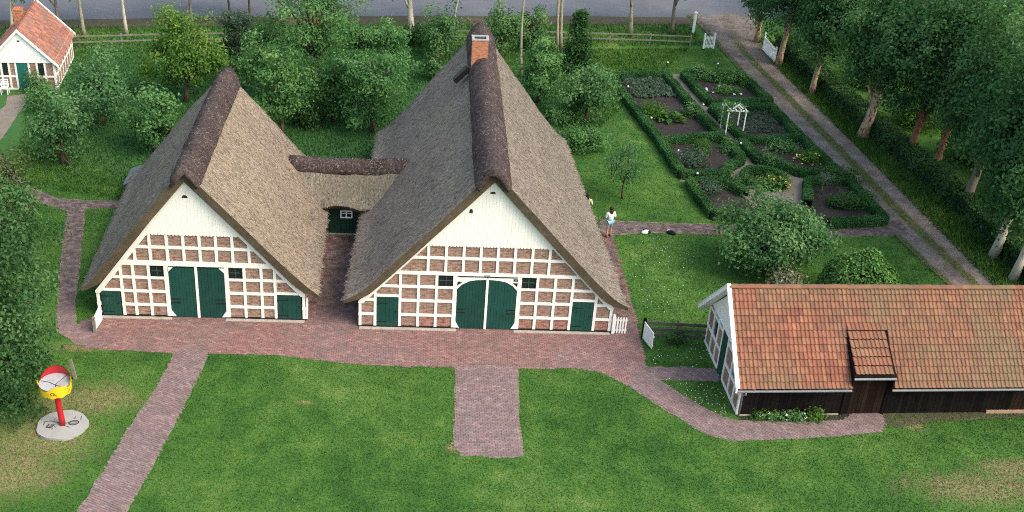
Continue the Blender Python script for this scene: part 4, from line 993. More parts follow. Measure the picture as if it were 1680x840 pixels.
cells.sort(key=lambda q: (-q[1], q[0]))
vis = [q for q in cells if q[0] < 14.6]; rest = [q for q in cells if q[0] >= 14.6]
TM = tile_single(MAT['tile'])
for (cx, v) in vis[:300]:
    o = bpy.data.objects.new('tile', TM); COL.objects.link(o); o.parent = roof
    o.matrix_local = fr @ Matrix.Translation((cx + random.gauss(0, .004), v + random.gauss(0, .004), random.gauss(0, .004))) @ Matrix.Rotation(random.gauss(0, .012), 4, 'Z')
tile_field(fr, vis[300:] + rest, MAT['tile_a'], 'tile_field', roof)
frb = slope_frame((0, RYB, RZB + .012), (-1, 0, 0), (0, RYB - EYF, EZ - RZB))
tile_field(frb, [(-(-.24 + c*tw), r*ex - .05) for r in range(ROWS) for c in range(int(BL/tw))], MAT['tile_a'], 'tile_field', roof)
dlen = math.hypot(yD + .25 - EYF, zslope(yD + .25) + .03 - DZE); frd = slope_frame((0, yD + .25, zslope(yD + .25) + .045), (1, 0, 0), (0, EYF - yD - .25, DZE - zslope(yD + .25) - .03))
nr = 6; tile_field(frd, [(D1 + .10 + c*tw, r*(dlen/nr) - .06) for r in range(nr) for c in range(9)], MAT['tile_a'], 'tile_field', roof)
x = -.36
RT = MB(); n = 8
pr = [(0.15*math.cos(math.pi*k/n), 0.10*math.sin(math.pi*k/n)) for k in range(n+1)]
RT.grid([[(0, a, b + 0.0) for a, b in pr[::-1]], [(0.40, a*1.06, b + .018) for a, b in pr[::-1]]]); 
RT.grid([[(0.40, a*1.06, b + .018) for a, b in pr[::-1]], [(0.40, a*.9, b - .01) for a, b in pr[::-1]]])
RTm = bpy.data.meshes.new('ridge_tile'); RTm.from_pydata(RT.v, [], RT.f); RTm.materials.append(MAT['tile']); RTm.update()
while x < BL:
    o = bpy.data.objects.new('ridge_tile', RTm); COL.objects.link(o); o.parent = roof; o.location = (x, RYB, RZB + .0 + random.uniform(-.008, .008)); x += .36
# white verge boards, gutter, downpipe
for ya, yb in ((EYF - .05, RYB), (BWD - EYF + .05, RYB)):
    s = 1 if ya < yb else -1; z0 = EZ - .02; z1 = RZB + .04
    poly = [(ya, z0 - .16), (ya, z0 + .08), (yb, z1 + .08), (yb, z1 - .16)]
    gy(poly, -.44, -.365, 'verge_board', MAT['white_clean'], roof)
    gy([(ya, z0 + .085), (ya, z0 + .115), (yb, z1 + .115), (yb, z1 + .085)], -.46, -.28, 'verge_cap', MAT['white_clean'], roof)
    gy([(ya + s*.1, z0 - .10), (ya + s*.1, z0 - .07), (yb, z1 - .10), (yb, z1 - .13)], -.364, -.01, 'soffit', MAT['white_clean'], roof)
for gx0, gx1, gyy, gzz in ((-.36, D1 - .02, EYF - .06, EZ - .07), (D2 + .02, BL, EYF - .06, EZ - .07), (D1 - .05, D2 + .05, EYF - .07, DZE - .07)):
    m = MB(); arc = [(gyy + .065*math.cos(a), gzz + .065*math.sin(a)) for a in np.linspace(math.pi, 2*math.pi, 8)]
    m.grid([[(gx0, a, b) for a, b in arc], [(gx1, a, b) for a, b in arc]]); m.grid([[(gx1, a, b + .006) for a, b in arc], [(gx0, a, b + .006) for a, b in arc]])
    m.build('gutter', MAT['zinc'], roof)
MB().tube([(.02, EYF - .06, EZ - .12), (.04, EYF - .02, EZ - .3), (.06, -.12, 1.25), (.06, -.10, .02)], .042, 8).build('downpipe', MAT['zinc'], barn, smooth=True)

# ================================================================== COTTAGE
c0 = spot(94, 149)
cot = empty('cottage', (c0.x - 2.05, c0.y, 0), math.radians(5), 'small half-timbered cottage with white gable and red tiled roof', 'cottage')
CW, CD, CE, CR = 2.05, 6.0, 1.9, 4.02
MB().box((-CW + .03, .05, 0), (CW - .03, CD, CE)).build('wall', MAT['joint'], cot)
posts = [-1.98, -1.30, -.82, -.28 - .12, .42, .92, 1.42, 1.98]
for a, b in zip(posts, posts[1:]):
    for z0, z1 in ((.08, .92), (.92, 2.0)):
        cx = (a + b) / 2
        if -.4 < cx < .42: continue
        win = z0 > .5 and (abs(cx - 1.17) < .2 or abs(cx + 1.06) < .2)
        MB().prism(rect(a + .05, b - .05, z0 + .05, z1 - .05), .02, .05).build('window_pane' if win else 'brick_panel', MAT['glass'] if win else MAT['brick'], cot)
for p in posts: MB().prism(rect(p - .06, p + .06, .06, 2.0), -.03, .05).build('post', MAT['white'], cot)
for z in (.06, .92): 
    for a, b in ((-2.04, -.40), (.42, 2.04)): MB().prism(rect(a, b, z - .055, z + .055), -.034, .04).build('rail', MAT['white'], cot)
MB().prism(rect(-.34, .36, .06, 1.95), -.02, .05).build('door', MAT['teal'], cot)
cpl = [line_plane((-CW, CE), (0, CR), (0, 1)), line_plane((CW, CE), (0, CR), (0, 1))]
x = -CW
while x < CW:
    poly = clip(rect(x, x + .19, CE - .02, CR), cpl)
    if area(poly) > .005: MB().prism(poly, -.06 + random.uniform(-.003, .003), .04).build('gable_board', MAT['white_clean'], cot)
    x += .196
MB().prism([(-.09, 3.32), (.09, 3.32), (.0, 3.46)], -.075, -.05).build('owl_hole', MAT['ink'], cot)
# right side wall timbering
sy = [0.05, .75, 1.5, 2.3, 3.1, 3.9, 4.7, 5.4, 5.95]
for a, b in zip(sy, sy[1:]):
    for z0, z1 in ((.06, 1.0), (1.0, 1.95)):
        m = MB(); m.box((CW - .03, a + .05, z0 + .05), (CW - .005, b - .05, z1 - .05)); m.build('brick_panel', MAT['brick_y'], cot)
for y in sy: MB().box((CW - .02, y - .06, .04), (CW + .03, y + .06, 2.0)).build('post', MAT['white'], cot)
for z in (.06, 1.0, 1.95): MB().box((CW - .02, 0, z - .055), (CW + .034, CD, z + .055)).build('rail', MAT['white'], cot)
ro = MB()
for s in (-1, 1):
    ro.add([(0, -.12, CR + .04), (0, CD + .12, CR + .04), (s*(CW + .22), CD + .12, CE - .2), (s*(CW + .22), -.12, CE - .2), (0, -.12, CR - .02), (0, CD + .12, CR - .02), (s*(CW + .22), CD + .12, CE - .26), (s*(CW + .22), -.12, CE - .26)],
           [(0, 1, 2, 3), (7, 6, 5, 4), (0, 3, 7, 4), (3, 2, 6, 7), (2, 1, 5, 6)])
croof = ro.build('roof', MAT['plank_brown'], cot)
cl = math.hypot(CW + .22, CR - CE + .24)
for s in (-1, 1):
    fr2 = slope_frame((0, -.12 if s > 0 else CD + .12, CR + .05), (0, s, 0), (s*(CW + .22), 0, -(CR - CE + .24)))
    tile_field(fr2, [(.10 + c*.190, r*(cl/10) - .06) for r in range(10) for c in range(int((CD + .24)/.190))], MAT['tile_red'], 'tile_field', croof)
for y0, y1 in ((-.2, -.125), (CD + .125, CD + .2)):
    for s in (-1, 1): MB().prism([(0, CR + .16), (s*(CW + .28), CE - .14), (s*(CW + .28), CE - .32), (0, CR - .04)], y0, y1).build('verge_board', MAT['white_clean'], croof)
chm = MB().box((-.80, 2.9, 2.9), (-.28, 3.5, 4.4)).build('chimney', MAT['chim'], cot)
MB().box((-.83, 2.87, 4.4), (-.25, 3.53, 4.47)).build('chimney_rim', MAT['chim'], chm)
# garden chair at its door
def chair(loc, rz, label):
    r = empty('garden_chair', loc, rz, label, 'chair')
    MB().box((-.22, -.22, .42), (.22, .22, .46)).build('seat', MAT['white_clean'], r)
    for x in (-.2, .2):
        for y in (-.2, .2): MB().bar((x, y, 0), (x, y, .43 if y < 0 else .95), .05).build('leg', MAT['white_clean'], r)
    m = MB()
    for z in (.58, .72, .88): m.box((-.22, .18, z), (.22, .215, z + .07))
    m.build('backrest', MAT['white_clean'], r); 
    for x in (-.22, .22): MB().bar((x, -.2, .66), (x, .2, .66), .05, .03).build('armrest', MAT['white_clean'], r)
q = spot(9, 154); chair((q.x, q.y, 0), 0.1, 'white wooden garden chair beside the teal cottage door')

# ================================================================== VEGETATION
def unit(a): return a / np.maximum(1e-9, np.linalg.norm(a, axis=-1, keepdims=True))
def leaf_mesh(name, C, N, size, mat, tint, aspect=0.62, fold=0.0):
    """diamond leaves at C facing N"""
    n = len(C); N = unit(N); r = unit(RNG.normal(size=(n, 3))); U = unit(np.cross(N, r)); W = np.cross(N, U)
    s = (size * RNG.uniform(0.7, 1.35, n))[:, None]
    droop = N * s * 0.12
    V = np.stack([C + U*s*0.5 - droop, C + W*s*0.5*aspect + droop*.6, C - U*s*0.5 - droop, C - W*s*0.5*aspect + droop*.6], 1).reshape(-1, 3)
    Fi = np.arange(4*n).reshape(n, 4)
    return fast_mesh(name, V, Fi, mat, np.repeat(np.clip(tint, 0, 1), 4))
def crown_points(n_cl, per, rx, ry, rz, zc, shape, spread):
    """clumps through the crown's volume, denser towards an uneven skin"""
    d = unit(RNG.normal(size=(n_cl, 3)))
    lump = 1 + 0.22*np.sin(d[:, 0]*4.1 + RNG.uniform(0, 6)) + 0.18*np.sin(d[:, 1]*5.3 + RNG.uniform(0, 6)) + 0.15*np.sin(d[:, 2]*6.1 + RNG.uniform(0, 6))
    r = RNG.uniform(0.30, 1.0, n_cl) ** 0.55 * lump
    C = d * r[:, None]
    if shape == 'cone':
        h = RNG.random(n_cl) ** 1.3; a = RNG.uniform(0, 2*math.pi, n_cl); q = (1 - h) * RNG.uniform(.35, 1.05, n_cl)
        C = np.stack([np.cos(a)*q, np.sin(a)*q, h*2 - 1], 1)
    if shape == 'weep':
        C[:, 2] = np.where(C[:, 2] < 0, C[:, 2]*1.25, C[:, 2])
    if shape == 'flat': C[:, 2] = C[:, 2]*0.9 + 0.08
    C = C * np.array([rx, ry, rz]) + np.array([0, 0, zc])
    k = RNG.integers(int(per*.55), int(per*1.45), n_cl); idx = np.repeat(np.arange(n_cl), k); off = np.clip(RNG.normal(size=(len(idx), 3)), -1.7, 1.7)
    sp = (spread * RNG.uniform(.7, 1.3, n_cl))[idx][:, None]
    off *= sp * np.array([1, 1, .72])
    P = C[idx] + off
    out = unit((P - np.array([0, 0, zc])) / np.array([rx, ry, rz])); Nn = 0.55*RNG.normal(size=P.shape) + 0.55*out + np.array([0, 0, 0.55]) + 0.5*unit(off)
    tint = np.clip(0.44 + RNG.normal(0, .25, n_cl)[idx] + .10*(out[:, 2]) + RNG.normal(0, .13, len(P)), 0, 1)  # crown tops tinted lighter: light from above put into the leaf colour
    return C, P, Nn, tint
VIS_MIN = 0.02
def tree(name, label, base, h, wx, crown0, mat, bark, n_cl=70, per=80, leaf=0.20, tr=0.14, shape='round', wy=None, group=None, lean=(0, 0), fork=0, limbs=9, spread=None, cat='tree'):
    wy = wy or wx; root = empty(name, (base.x, base.y, 0), 0, label, cat, group)
    rz = (h - crown0) / 2; zc = crown0 + rz; cx, cy = lean[0]*zc, lean[1]*zc
    n_cl = int(n_cl*1.5); per = int(per*.78)
    C, P_, Nn, tint = crown_points(n_cl, per, wx/2*.88, wy/2*.88, rz*.92, zc, shape, spread or min(wx, wy)*0.050 + .13)
    sh = np.array([lean[0], lean[1], 0])
    P_ = P_ + sh * P_[:, 2:3]; C = C + sh * C[:, 2:3]
    P_[:, 2] = np.maximum(P_[:, 2], 0.08)
    me = leaf_mesh('crown', P_, Nn, leaf, MAT[mat], tint); link('crown', me, root)
    m = MB(); top = h * (.96 if shape == 'cone' else .80); pts, rad = [], []
    for i in range(9):
        t = i / 8; z = top * t
        pts.append((lean[0]*z + .10*h*.12*math.sin(t*5 + h), lean[1]*z + .08*h*.12*math.sin(t*4 + 2*h), z)); rad.append(tr * (1.30 if i == 0 else 1) * (1 - .88*t) + .012)
    m.tube(pts, rad, 9)
    if fork:
        z = crown0 * .45; p = Vector((lean[0]*z, lean[1]*z, z)); m.tube([p, p + Vector((fork*.35, 0, .9)), p + Vector((fork*.9, .1, 2.6)), p + Vector((fork*1.3, .1, 4.6))], [tr*.7, tr*.6, tr*.45, tr*.2], 8)
    for k in RNG.choice(len(C), min(limbs, len(C)), replace=False):
        c = Vector(C[k]); z = max(.35*crown0 + .1, min(top*.9, c.z * random.uniform(.45, .8))); t = z / top
        p = Vector((lean[0]*z + .012*h*math.sin(t*5 + h), lean[1]*z + .0096*h*math.sin(t*4 + 2*h), z)); mid = p.lerp(c, .5) + Vector((0, 0, .12*(c - p).length))
        r0 = tr * (1 - .8*t) * .62 + .012; m.tube([p, p.lerp(mid, .5) + Vector((0, 0, .03)), mid, c], [r0, r0*.8, r0*.55, .008], 5)
    m.build('trunk', MAT[bark], root, smooth=True)
    return root
def bush(name, label, base, wx, h, mat, n_cl=30, per=70, leaf=0.13, wy=None, flowers=None, group=None, cat='shrub', tight=False, fl_n=40, fl_s=.13):
    wy = wy or wx; 
    if tight:                                               # clipped dome: leaves on an even skin
        n = n_cl * per; d = unit(RNG.normal(size=(n, 3))); d[:, 2] = np.abs(d[:, 2]); q = d * RNG.uniform(.90, 1.03, (n, 1)) * np.array([wx/2, wy/2, h])
        lump = 1 + .035*np.sin(d[:, :1]*9) + .03*np.sin(d[:, 1:2]*11 + 1); P_ = q*lump; Nn = d + RNG.normal(size=d.shape)*.38; tint = np.clip(.5 + RNG.normal(0, .28, n), 0, 1)
    else:
        C, P_, Nn, tint = crown_points(int(n_cl*1.4), int(per*.8), wx/2*.80, wy/2*.80, h*.52, h*.42, 'round', min(wx, wy)*.085 + .12); P_[:, 2] = np.where(P_[:, 2] < .03, RNG.uniform(.03, h*.4, len(P_)), P_[:, 2])
    me = leaf_mesh('foliage', P_, Nn, leaf, MAT[mat], tint)
    core = MB(); core.lathe([(.02, 0.0), (.42, .0), (.44, .35*h), (.30, .62*h), (.05, .74*h)], 10, (0, 0, 0.0), 0, (wx*.8, wy*.8))
    root = empty(name, (base.x, base.y, 0), 0, label, cat, group); tag(link('foliage', me, root), kind='stuff')
    if tight: core.build('core', MAT['core'], root)
    else:
        st = MB()
        for k_ in range(7):
            a_ = k_*.9 + random.random()*.5; st.tube([(0, 0, 0), (wx*.12*math.cos(a_), wy*.12*math.sin(a_), h*.35), (wx*.28*math.cos(a_), wy*.28*math.sin(a_), h*.7)], [.02 + .008*h, .015 + .005*h, .006], 5)
        st.build('stems', MAT['bark'], root)
    if flowers:
        idx = RNG.choice(len(P_), fl_n); d = unit(P_[idx] - np.array([0, 0, h*.3])); Q = np.array([0, 0, h*.3]) + d * np.array([wx*.5, wy*.5, h*.66]); Q[:, 2] = np.maximum(Q[:, 2], .1)
        link('flowers', leaf_mesh('flowers', Q, np.tile([0, 0, 1.], (fl_n, 1)) + .4*RNG.normal(size=(fl_n, 3)), fl_s, MAT[flowers], RNG.random(fl_n), .9), root)['kind'] = 'stuff'
    return root
def hedge(label, P, closed, w=.58, h=.54, leaf=.085, dens=520, mat='lf_box', group='clipped box hedges of the kitchen garden', name='box_hedge'):
    pts = [Vector((x, y, 0)) for x, y in P]; pts = pts + [pts[0]] if closed else pts
    line = [pts[0]]
    for a, b in zip(pts, pts[1:]):
        k = max(1, int((b - a).length / .3)); line += [a.lerp(b, i / k) for i in range(1, k + 1)]
    c = sum(pts, Vector()) / len(pts); root = empty(name, (c.x, c.y, 0), 0, label, 'hedge', group)
    L = np.array([p[:2] for p in line]); seg = np.diff(L, axis=0); ln = np.linalg.norm(seg, axis=1); tot = ln.sum(); cum = np.concatenate([[0], np.cumsum(ln)])
    n = int(tot * (w + 2*h) * dens); s = RNG.uniform(0, tot, n); i = np.clip(np.searchsorted(cum, s) - 1, 0, len(ln) - 1); f = (s - cum[i]) / ln[i]
    b = L[i] + seg[i] * f[:, None]; d = seg[i] / ln[i][:, None]; nr = np.stack([d[:, 1], -d[:, 0]], 1)
    g = RNG.uniform(-(h + w/2), h + w/2, n); side = np.abs(g) > w/2; wob = 1 + .05*np.sin(s*2.3) + .04*np.sin(s*5.1 + 1)
    a = np.where(side, np.sign(g)*w/2, g) * wob; z = np.where(side, (h - (np.abs(g) - w/2)), h) * (1 + .035*np.sin(s*3.1) + .03*np.sin(s*7.7)); z = np.maximum(z, .03)
    edge = (np.abs(a) > w*.36) & (z > h*.8); a = np.where(edge, a*.93, a); z = np.where(edge, z*.96, z)
    Pp = np.column_stack([b + nr*a[:, None], z]) + RNG.normal(0, .016, (n, 3)) - np.array([c.x, c.y, 0])
    Nn = np.where(side[:, None], np.column_stack([nr*np.sign(g)[:, None], np.full(n, .25)]), np.array([[0, 0, 1.]])) + .55*RNG.normal(size=(n, 3))
    link('foliage', leaf_mesh('foliage', Pp, Nn, leaf, MAT[mat], np.clip(.45 + RNG.normal(0, .2, n) + .2*np.sin(s*1.7), 0, 1)), root)
    m = MB(); R = []
    for k, p in enumerate(line):
        dd = (line[min(k+1, len(line)-1)] - line[max(k-1, 0)]).normalized(); q = Vector((dd.y, -dd.x, 0)) * w*.40; p = p - c
        R.append([p + q + Vector((0, 0, 0)), p + q*.95 + Vector((0, 0, h*.86)), p - q*.95 + Vector((0, 0, h*.86)), p - q])
    m.grid(R); m.build('core', MAT['core'], root)
    return root

for (lab, px, closed), P_ in zip(HEDGES, BEDS): hedge(lab, P_, closed)
hedge('round box hedge ring at the crossing of the garden paths', BEDS[7], True, .46, .48)

# ---- orchard and garden trees: base pixel, height, width, crown base
T = lambda lab, px, py, h, w, c0, mat, bark='bark', name='orchard_tree', **k: tree(name, lab, spot(px, py), h, w, c0, mat, bark, **k)
T('yellow-green tree standing tallest in the orchard left of the smaller house', 306, 168, 6.3, 5.2, .9, 'lf_yel', n_cl=80, per=80, wy=4.6)
T('rounded apple tree right of the small cottage', 170, 205, 4.6, 4.8, .8, 'lf_blue', n_cl=58, per=65)
T('low spreading tree on the lawn inside the curve of the left path', 106, 270, 4.0, 3.7, .4, 'lf_blue', n_cl=44, per=65)
T('bushy tree just behind the ridge of the smaller thatched house', 256, 250, 4.3, 3.7, .5, 'lf_mid', n_cl=46, per=65)
T('slim silvery tree beside the yellow-green tree', 392, 118, 5.0, 2.4, .8, 'lf_grey', n_cl=30, per=60, tr=.08)
T('mid green tree behind the back end of the smaller ridge', 432, 160, 4.4, 3.4, .7, 'lf_mid', n_cl=38, per=65)
T('tree with pale leaf tips right of the smaller house ridge', 462, 225, 5.8, 4.0, 1.0, 'lf_mid', n_cl=56, per=70)
T('large spreading tree with visible limbs near the road in the orchard centre', 516, 150, 8.4, 6.4, 2.2, 'lf_mid', n_cl=80, per=72, limbs=30, tr=.22)
T('dark tree below the large spreading orchard tree', 548, 200, 4.4, 3.6, .6, 'lf_dark', n_cl=40, per=70)
T('dense tree behind the thatched link ridge', 610, 216, 6.0, 4.3, .9, 'lf_mid', n_cl=62, per=72)
T('tree in the orchard left of the fat birch trunk', 636, 125, 4.2, 3.2, .5, 'lf_mid', n_cl=38, per=65)
T('small tree right of the fat birch trunk by the road fence', 722, 98, 4.0, 3.2, .4, 'lf_blue', n_cl=36, per=65)
T('little sapling bush left of the large thatched roof', 712, 134, 2.4, 1.7, .2, 'lf_blue', n_cl=18, per=50, tr=.05)
T('leafy tree behind the chimney of the large house', 822, 98, 4.4, 3.0, .5, 'lf_blue', n_cl=36, per=65)
T('bright green tree right of the chimney beyond the large roof', 884, 168, 4.8, 3.4, .3, 'lf_mid', n_cl=46, per=70)
T('bushy tree between the twin poles and the large roof', 868, 82, 3.2, 3.2, .3, 'lf_blue', n_cl=30, per=65)
T('dark drooping spruce right of the twin poles', 946, 116, 4.6, 2.9, .25, 'lf_dark', n_cl=70, per=70, shape='cone', name='spruce_tree', tr=.10)
T('rounded tree overlapping the corner of the vegetable bed', 962, 200, 4.2, 3.8, .3, 'lf_blue', n_cl=52, per=72)
T('thin young tree on the lawn right of the large roof', 1021, 326, 3.6, 2.3, 1.0, 'lf_blue', n_cl=22, per=36, tr=.05, name='young_tree', leaf=.17)
T('broad apple tree behind the tiled barn', 1258, 446, 4.1, 7.2, .4, 'lf_blue', n_cl=150, per=85, wy=5.2, tr=.24, limbs=18, name='apple_tree', shape='flat', leaf=.19)
bush('clipped_shrub', 'big clipped evergreen dome shrub behind the barn ridge', spot(1400, 502), 4.5, 3.15, 'lf_dome', n_cl=85, per=85, leaf=.17, wy=3.6, tight=True)
bush('flowering_shrub', 'pale variegated shrub beside the clipped dome behind the barn', spot(1284, 486), 2.7, 1.55, 'lf_pale', n_cl=26, per=70, leaf=.17, wy=2.2)
bush('wild_shrub', 'low tangled shrub on the lawn edge right of the large roof', spot(960, 244), 3.6, 1.6, 'lf_mid', n_cl=34, per=70, leaf=.16, wy=2.6)
bush('wild_shrub', 'tuft of tall weeds beside the rounded tree near the hedge', spot(925, 200), 2.4, 1.3, 'lf_mid', n_cl=22, per=60, leaf=.17, wy=2.4)
bush('wild_shrub', 'climbing shrub by the cottage door', spot(62, 152), 1.9, 1.5, 'lf_blue', n_cl=18, per=55, leaf=.15, flowers='pet_white', fl_n=8, fl_s=.28)
bush('wild_shrub', 'low shrub in front of the cottage wall', spot(78, 175), 3.0, 1.5, 'lf_mid', n_cl=26, per=65, leaf=.16)
bush('wild_shrub', 'shrub filling the gap under the orchard trees behind the link', spot(500, 205), 3.0, 1.9, 'lf_dark', n_cl=28, per=70, leaf=.17)
bush('wild_shrub', 'low shrub by the road fence left of the chimney', spot(690, 72), 3.2, 1.5, 'lf_dark', n_cl=24, per=70, leaf=.18)
bush('wild_shrub', 'dark shrub at the road fence behind the slim silvery tree', spot(440, 72), 6.0, 1.6, 'lf_dark', n_cl=36, per=70, leaf=.19, wy=2.0)
bush('wild_shrub', 'green shrub at the road fence behind the large spreading tree', spot(600, 78), 5.0, 1.9, 'lf_mid', n_cl=36, per=70, leaf=.19, wy=2.0)

# ---- foreground trees at the left edge
tree('foreground_tree', 'tall dense tree at the left edge reaching down beside the red and yellow sculpture', spot(-14, 652), 10.4, 6.3, .5, 'lf_left', 'bark', n_cl=240, per=110, leaf=.17, tr=.22, wy=5.6, shape='weep', limbs=14)
tree('foreground_tree', 'yellowish light-leaved tree at the left edge above the dense tree', spot(-12, 408), 5.6, 4.4, .8, 'lf_olive', 'birch', n_cl=90, per=80, leaf=.17, tr=.12)

# ---- roadside row: trunks under crowns that reach out of the picture
ROADSIDE = [(-40, 70, 'bark_grey', .10, 'thin roadside tree at the far left corner behind the cottage', 0), (22, 68, 'birch', .12, 'leaning birch behind the cottage roof', .10), (100, 60, 'bark_grey', .11, 'roadside tree just behind the cottage ridge', 0), (139, 62, 'pole', .14, 'roadside tree right of the cottage roof', 0),
            (208, 57, 'birch', .13, 'slender pale roadside tree second right of the cottage', 0), (317, 52, 'bark_grey', .13, 'roadside tree above the yellow-green tree', 0), (378, 40, 'bark', .09, 'thin dark roadside trunk above the slim silvery tree', 0), (413, 52, 'bark', .10, 'dark roadside trunk left of the large spreading tree', 0), (464, 42, 'bark_grey', .10, 'roadside trunk hidden behind the large spreading tree', 0),
            (674, 57, 'birch', .27, 'fat white birch trunk left of the chimney by the road', -.02), (745, 54, 'birch', .11, 'slender leaning birch trunk between the fat birch and the chimney', .09), (818, 52, 'pole', .16, 'short pale roadside trunk right of the chimney', 0),
            (1033, 58, 'pole', .17, 'roadside tree left of the white gate post', -.02), (1103, 56, 'bark_grey', .16, 'roadside tree nearest the white gate post', 0)]
for px, py, bk, r, lab, ln in ROADSIDE:
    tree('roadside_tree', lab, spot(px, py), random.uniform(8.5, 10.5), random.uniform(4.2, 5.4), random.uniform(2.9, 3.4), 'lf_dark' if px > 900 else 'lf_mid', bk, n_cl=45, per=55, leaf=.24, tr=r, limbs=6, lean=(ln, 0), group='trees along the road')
for px, py, lab in ((854, 128, 'single tall thin pale pole trunk right of the large ridge'), (913, 84, 'left one of the twin tall pale trunks'), (919, 84, 'right one of the twin tall pale trunks')):
    tree('slender_tree', lab, spot(px, py), 15.5, 3.6, 9.5, 'lf_mid', 'pole', n_cl=26, per=50, leaf=.24, tr=.13 if px != 854 else .10, limbs=5)

# ---- row of big trees along the drive on the right
ROW = [(1243, 70, 'birch_warm', .22, 10, 5.0, 2.9, 'birch at the road end of the drive beside the long white gate', 0, .04), (1279, 108, 'birch_warm', .24, 10, 5.6, 2.5, 'broad pale trunk just below the long white gate', 0, .08), (1333, 156, 'birch_warm', .21, 10, 5.8, 2.7, 'pale straight trunk halfway along the garden by the drive', 0, .07),
       (1416, 224, 'birch_warm', .36, 12, 7.4, 3.3, 'thickest flaky white and orange trunk beside the drive', 0, .08), (1488, 262, 'bark_red', .26, 12, 7.2, 3.5, 'forked reddish trunk beside the drive', .9, .03), (1527, 290, 'bark_red', .28, 12.5, 7.2, 3.7, 'tall reddish trunk right of the forked one', 0, .06),
       (1577, 346, 'bark_grey', .30, 13, 7.8, 3.2, 'greyish shaded trunk leaning between reddish and white trunks', 0, .08), (1628, 424, 'birch', .25, 13, 7.8, 3.1, 'white birch trunk near the right edge above the barn', 0, .07), (1660, 462, 'birch', .22, 13, 7.8, 2.9, 'rightmost white birch trunk rising behind the barn roof', 0, .06)]
for px, py, bk, r, h, w, c0, lab, fk, ln in ROW:
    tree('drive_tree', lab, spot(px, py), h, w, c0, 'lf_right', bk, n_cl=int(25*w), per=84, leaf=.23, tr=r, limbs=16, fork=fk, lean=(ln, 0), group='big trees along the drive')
# second rank behind them
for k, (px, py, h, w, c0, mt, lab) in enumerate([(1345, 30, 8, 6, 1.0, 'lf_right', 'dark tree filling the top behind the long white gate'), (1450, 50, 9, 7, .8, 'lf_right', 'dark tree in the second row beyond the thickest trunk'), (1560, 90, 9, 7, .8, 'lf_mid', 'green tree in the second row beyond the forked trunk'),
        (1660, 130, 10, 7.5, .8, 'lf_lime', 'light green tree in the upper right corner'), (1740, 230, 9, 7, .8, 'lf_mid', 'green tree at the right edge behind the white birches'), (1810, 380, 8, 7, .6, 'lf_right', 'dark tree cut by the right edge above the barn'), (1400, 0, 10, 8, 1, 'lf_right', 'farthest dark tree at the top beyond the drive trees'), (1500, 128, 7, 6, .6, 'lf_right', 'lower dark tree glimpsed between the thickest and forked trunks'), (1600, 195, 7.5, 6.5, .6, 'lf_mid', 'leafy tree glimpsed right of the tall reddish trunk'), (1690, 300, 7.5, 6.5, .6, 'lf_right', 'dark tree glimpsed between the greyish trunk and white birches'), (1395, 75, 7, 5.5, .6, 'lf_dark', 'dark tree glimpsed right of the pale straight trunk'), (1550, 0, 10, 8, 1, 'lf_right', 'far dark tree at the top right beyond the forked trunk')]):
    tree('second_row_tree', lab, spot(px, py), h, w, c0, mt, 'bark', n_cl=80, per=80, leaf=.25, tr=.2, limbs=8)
# dark field hedge along the ditch and lit shrubs beyond
fh = [(p.x + 1.1, p.y) for p in spots([(1262, 78), (1300, 118), (1350, 168), (1440, 248), (1520, 318), (1600, 392), (1668, 462), (1720, 520)])]
hedge('dark untrimmed field hedge behind the trunks along the drive', fh, False, 1.5, 1.3, .20, 70, 'lf_dark', None, 'field_hedge')
for px, py, w, h, mt, lab in [(1478, 205, 4.6, 2.6, 'lf_lime', 'sunlit shrub beyond the field hedge left of the forked trunk'), (1560, 262, 4.6, 2.8, 'lf_lime', 'sunlit shrub beyond the field hedge right of the tall reddish trunk'), (1640, 330, 4.4, 3.0, 'lf_mid', 'green shrub beyond the hedge above the white birches'),
        (1395, 140, 3.8, 2.2, 'lf_mid', 'green shrub beyond the hedge left of the thickest trunk'), (1680, 400, 4, 2.6, 'lf_dark', 'dark shrub at the right edge beside the rightmost birch')]:
    bush('field_shrub', lab, spot(px + 30, py), w, h, mt, n_cl=44, per=75, leaf=.19)

# ================================================================== KITCHEN GARDEN PLANTS
def leafy_plant_mesh(name, n, r, h, size, mat):
    a = RNG.uniform(0, 2*math.pi, n); q = r * np.sqrt(RNG.random(n)); C = np.column_stack([np.cos(a)*q, np.sin(a)*q, h*(1 - .6*(q/r)**2) * RNG.uniform(.55, 1, n) + .03])
    return leaf_mesh(name, C, np.column_stack([np.cos(a)*.5, np.sin(a)*.5, np.ones(n)*.8]) + .3*RNG.normal(size=(n, 3)), size, MAT[mat], np.clip(.5 + RNG.normal(0, .22, n), 0, 1), .7)
def rows(label, group, corners, nx, ny, mesh_v, jitter=.06, name='vegetable_plant'):
    a, b, c, d = [spot(*p) for p in corners]
    for i in range(nx):
        for j in range(ny):
            u, v = (i + .5)/nx, (j + .5)/ny; p = a.lerp(b, u).lerp(d.lerp(c, u), v)
            if random.random() < .06: continue
            o = link(name, random.choice(mesh_v)); o.location = (p.x + random.gauss(0, jitter), p.y + random.gauss(0, jitter), 0.018); o.rotation_euler = (0, 0, random.uniform(0, 6.28)); s = random.uniform(.8, 1.2); o.scale = (s, s, s)
            tag(o, label, 'plant', group)
pot = [leafy_plant_mesh('vegetable_plant', 34, .30, .30, .17, 'lf_grey') for _ in range(4)]
cab = [leafy_plant_mesh('vegetable_plant', 16, .17, .16, .15, 'lf_grey') for _ in range(4)]
rows('grey-green potato plant in the dense block at the far end of the large bed', 'potato plants in the large bed', [(1018, 128), (1082, 128), (1108, 160), (1042, 162)], 10, 8, pot, .07)
rows('small cabbage plant in the neat rows of the bed beside the arbour', 'cabbage plants beside the arbour', [(1195, 181), (1250, 181), (1292, 218), (1228, 220)], 8, 10, cab, .04)
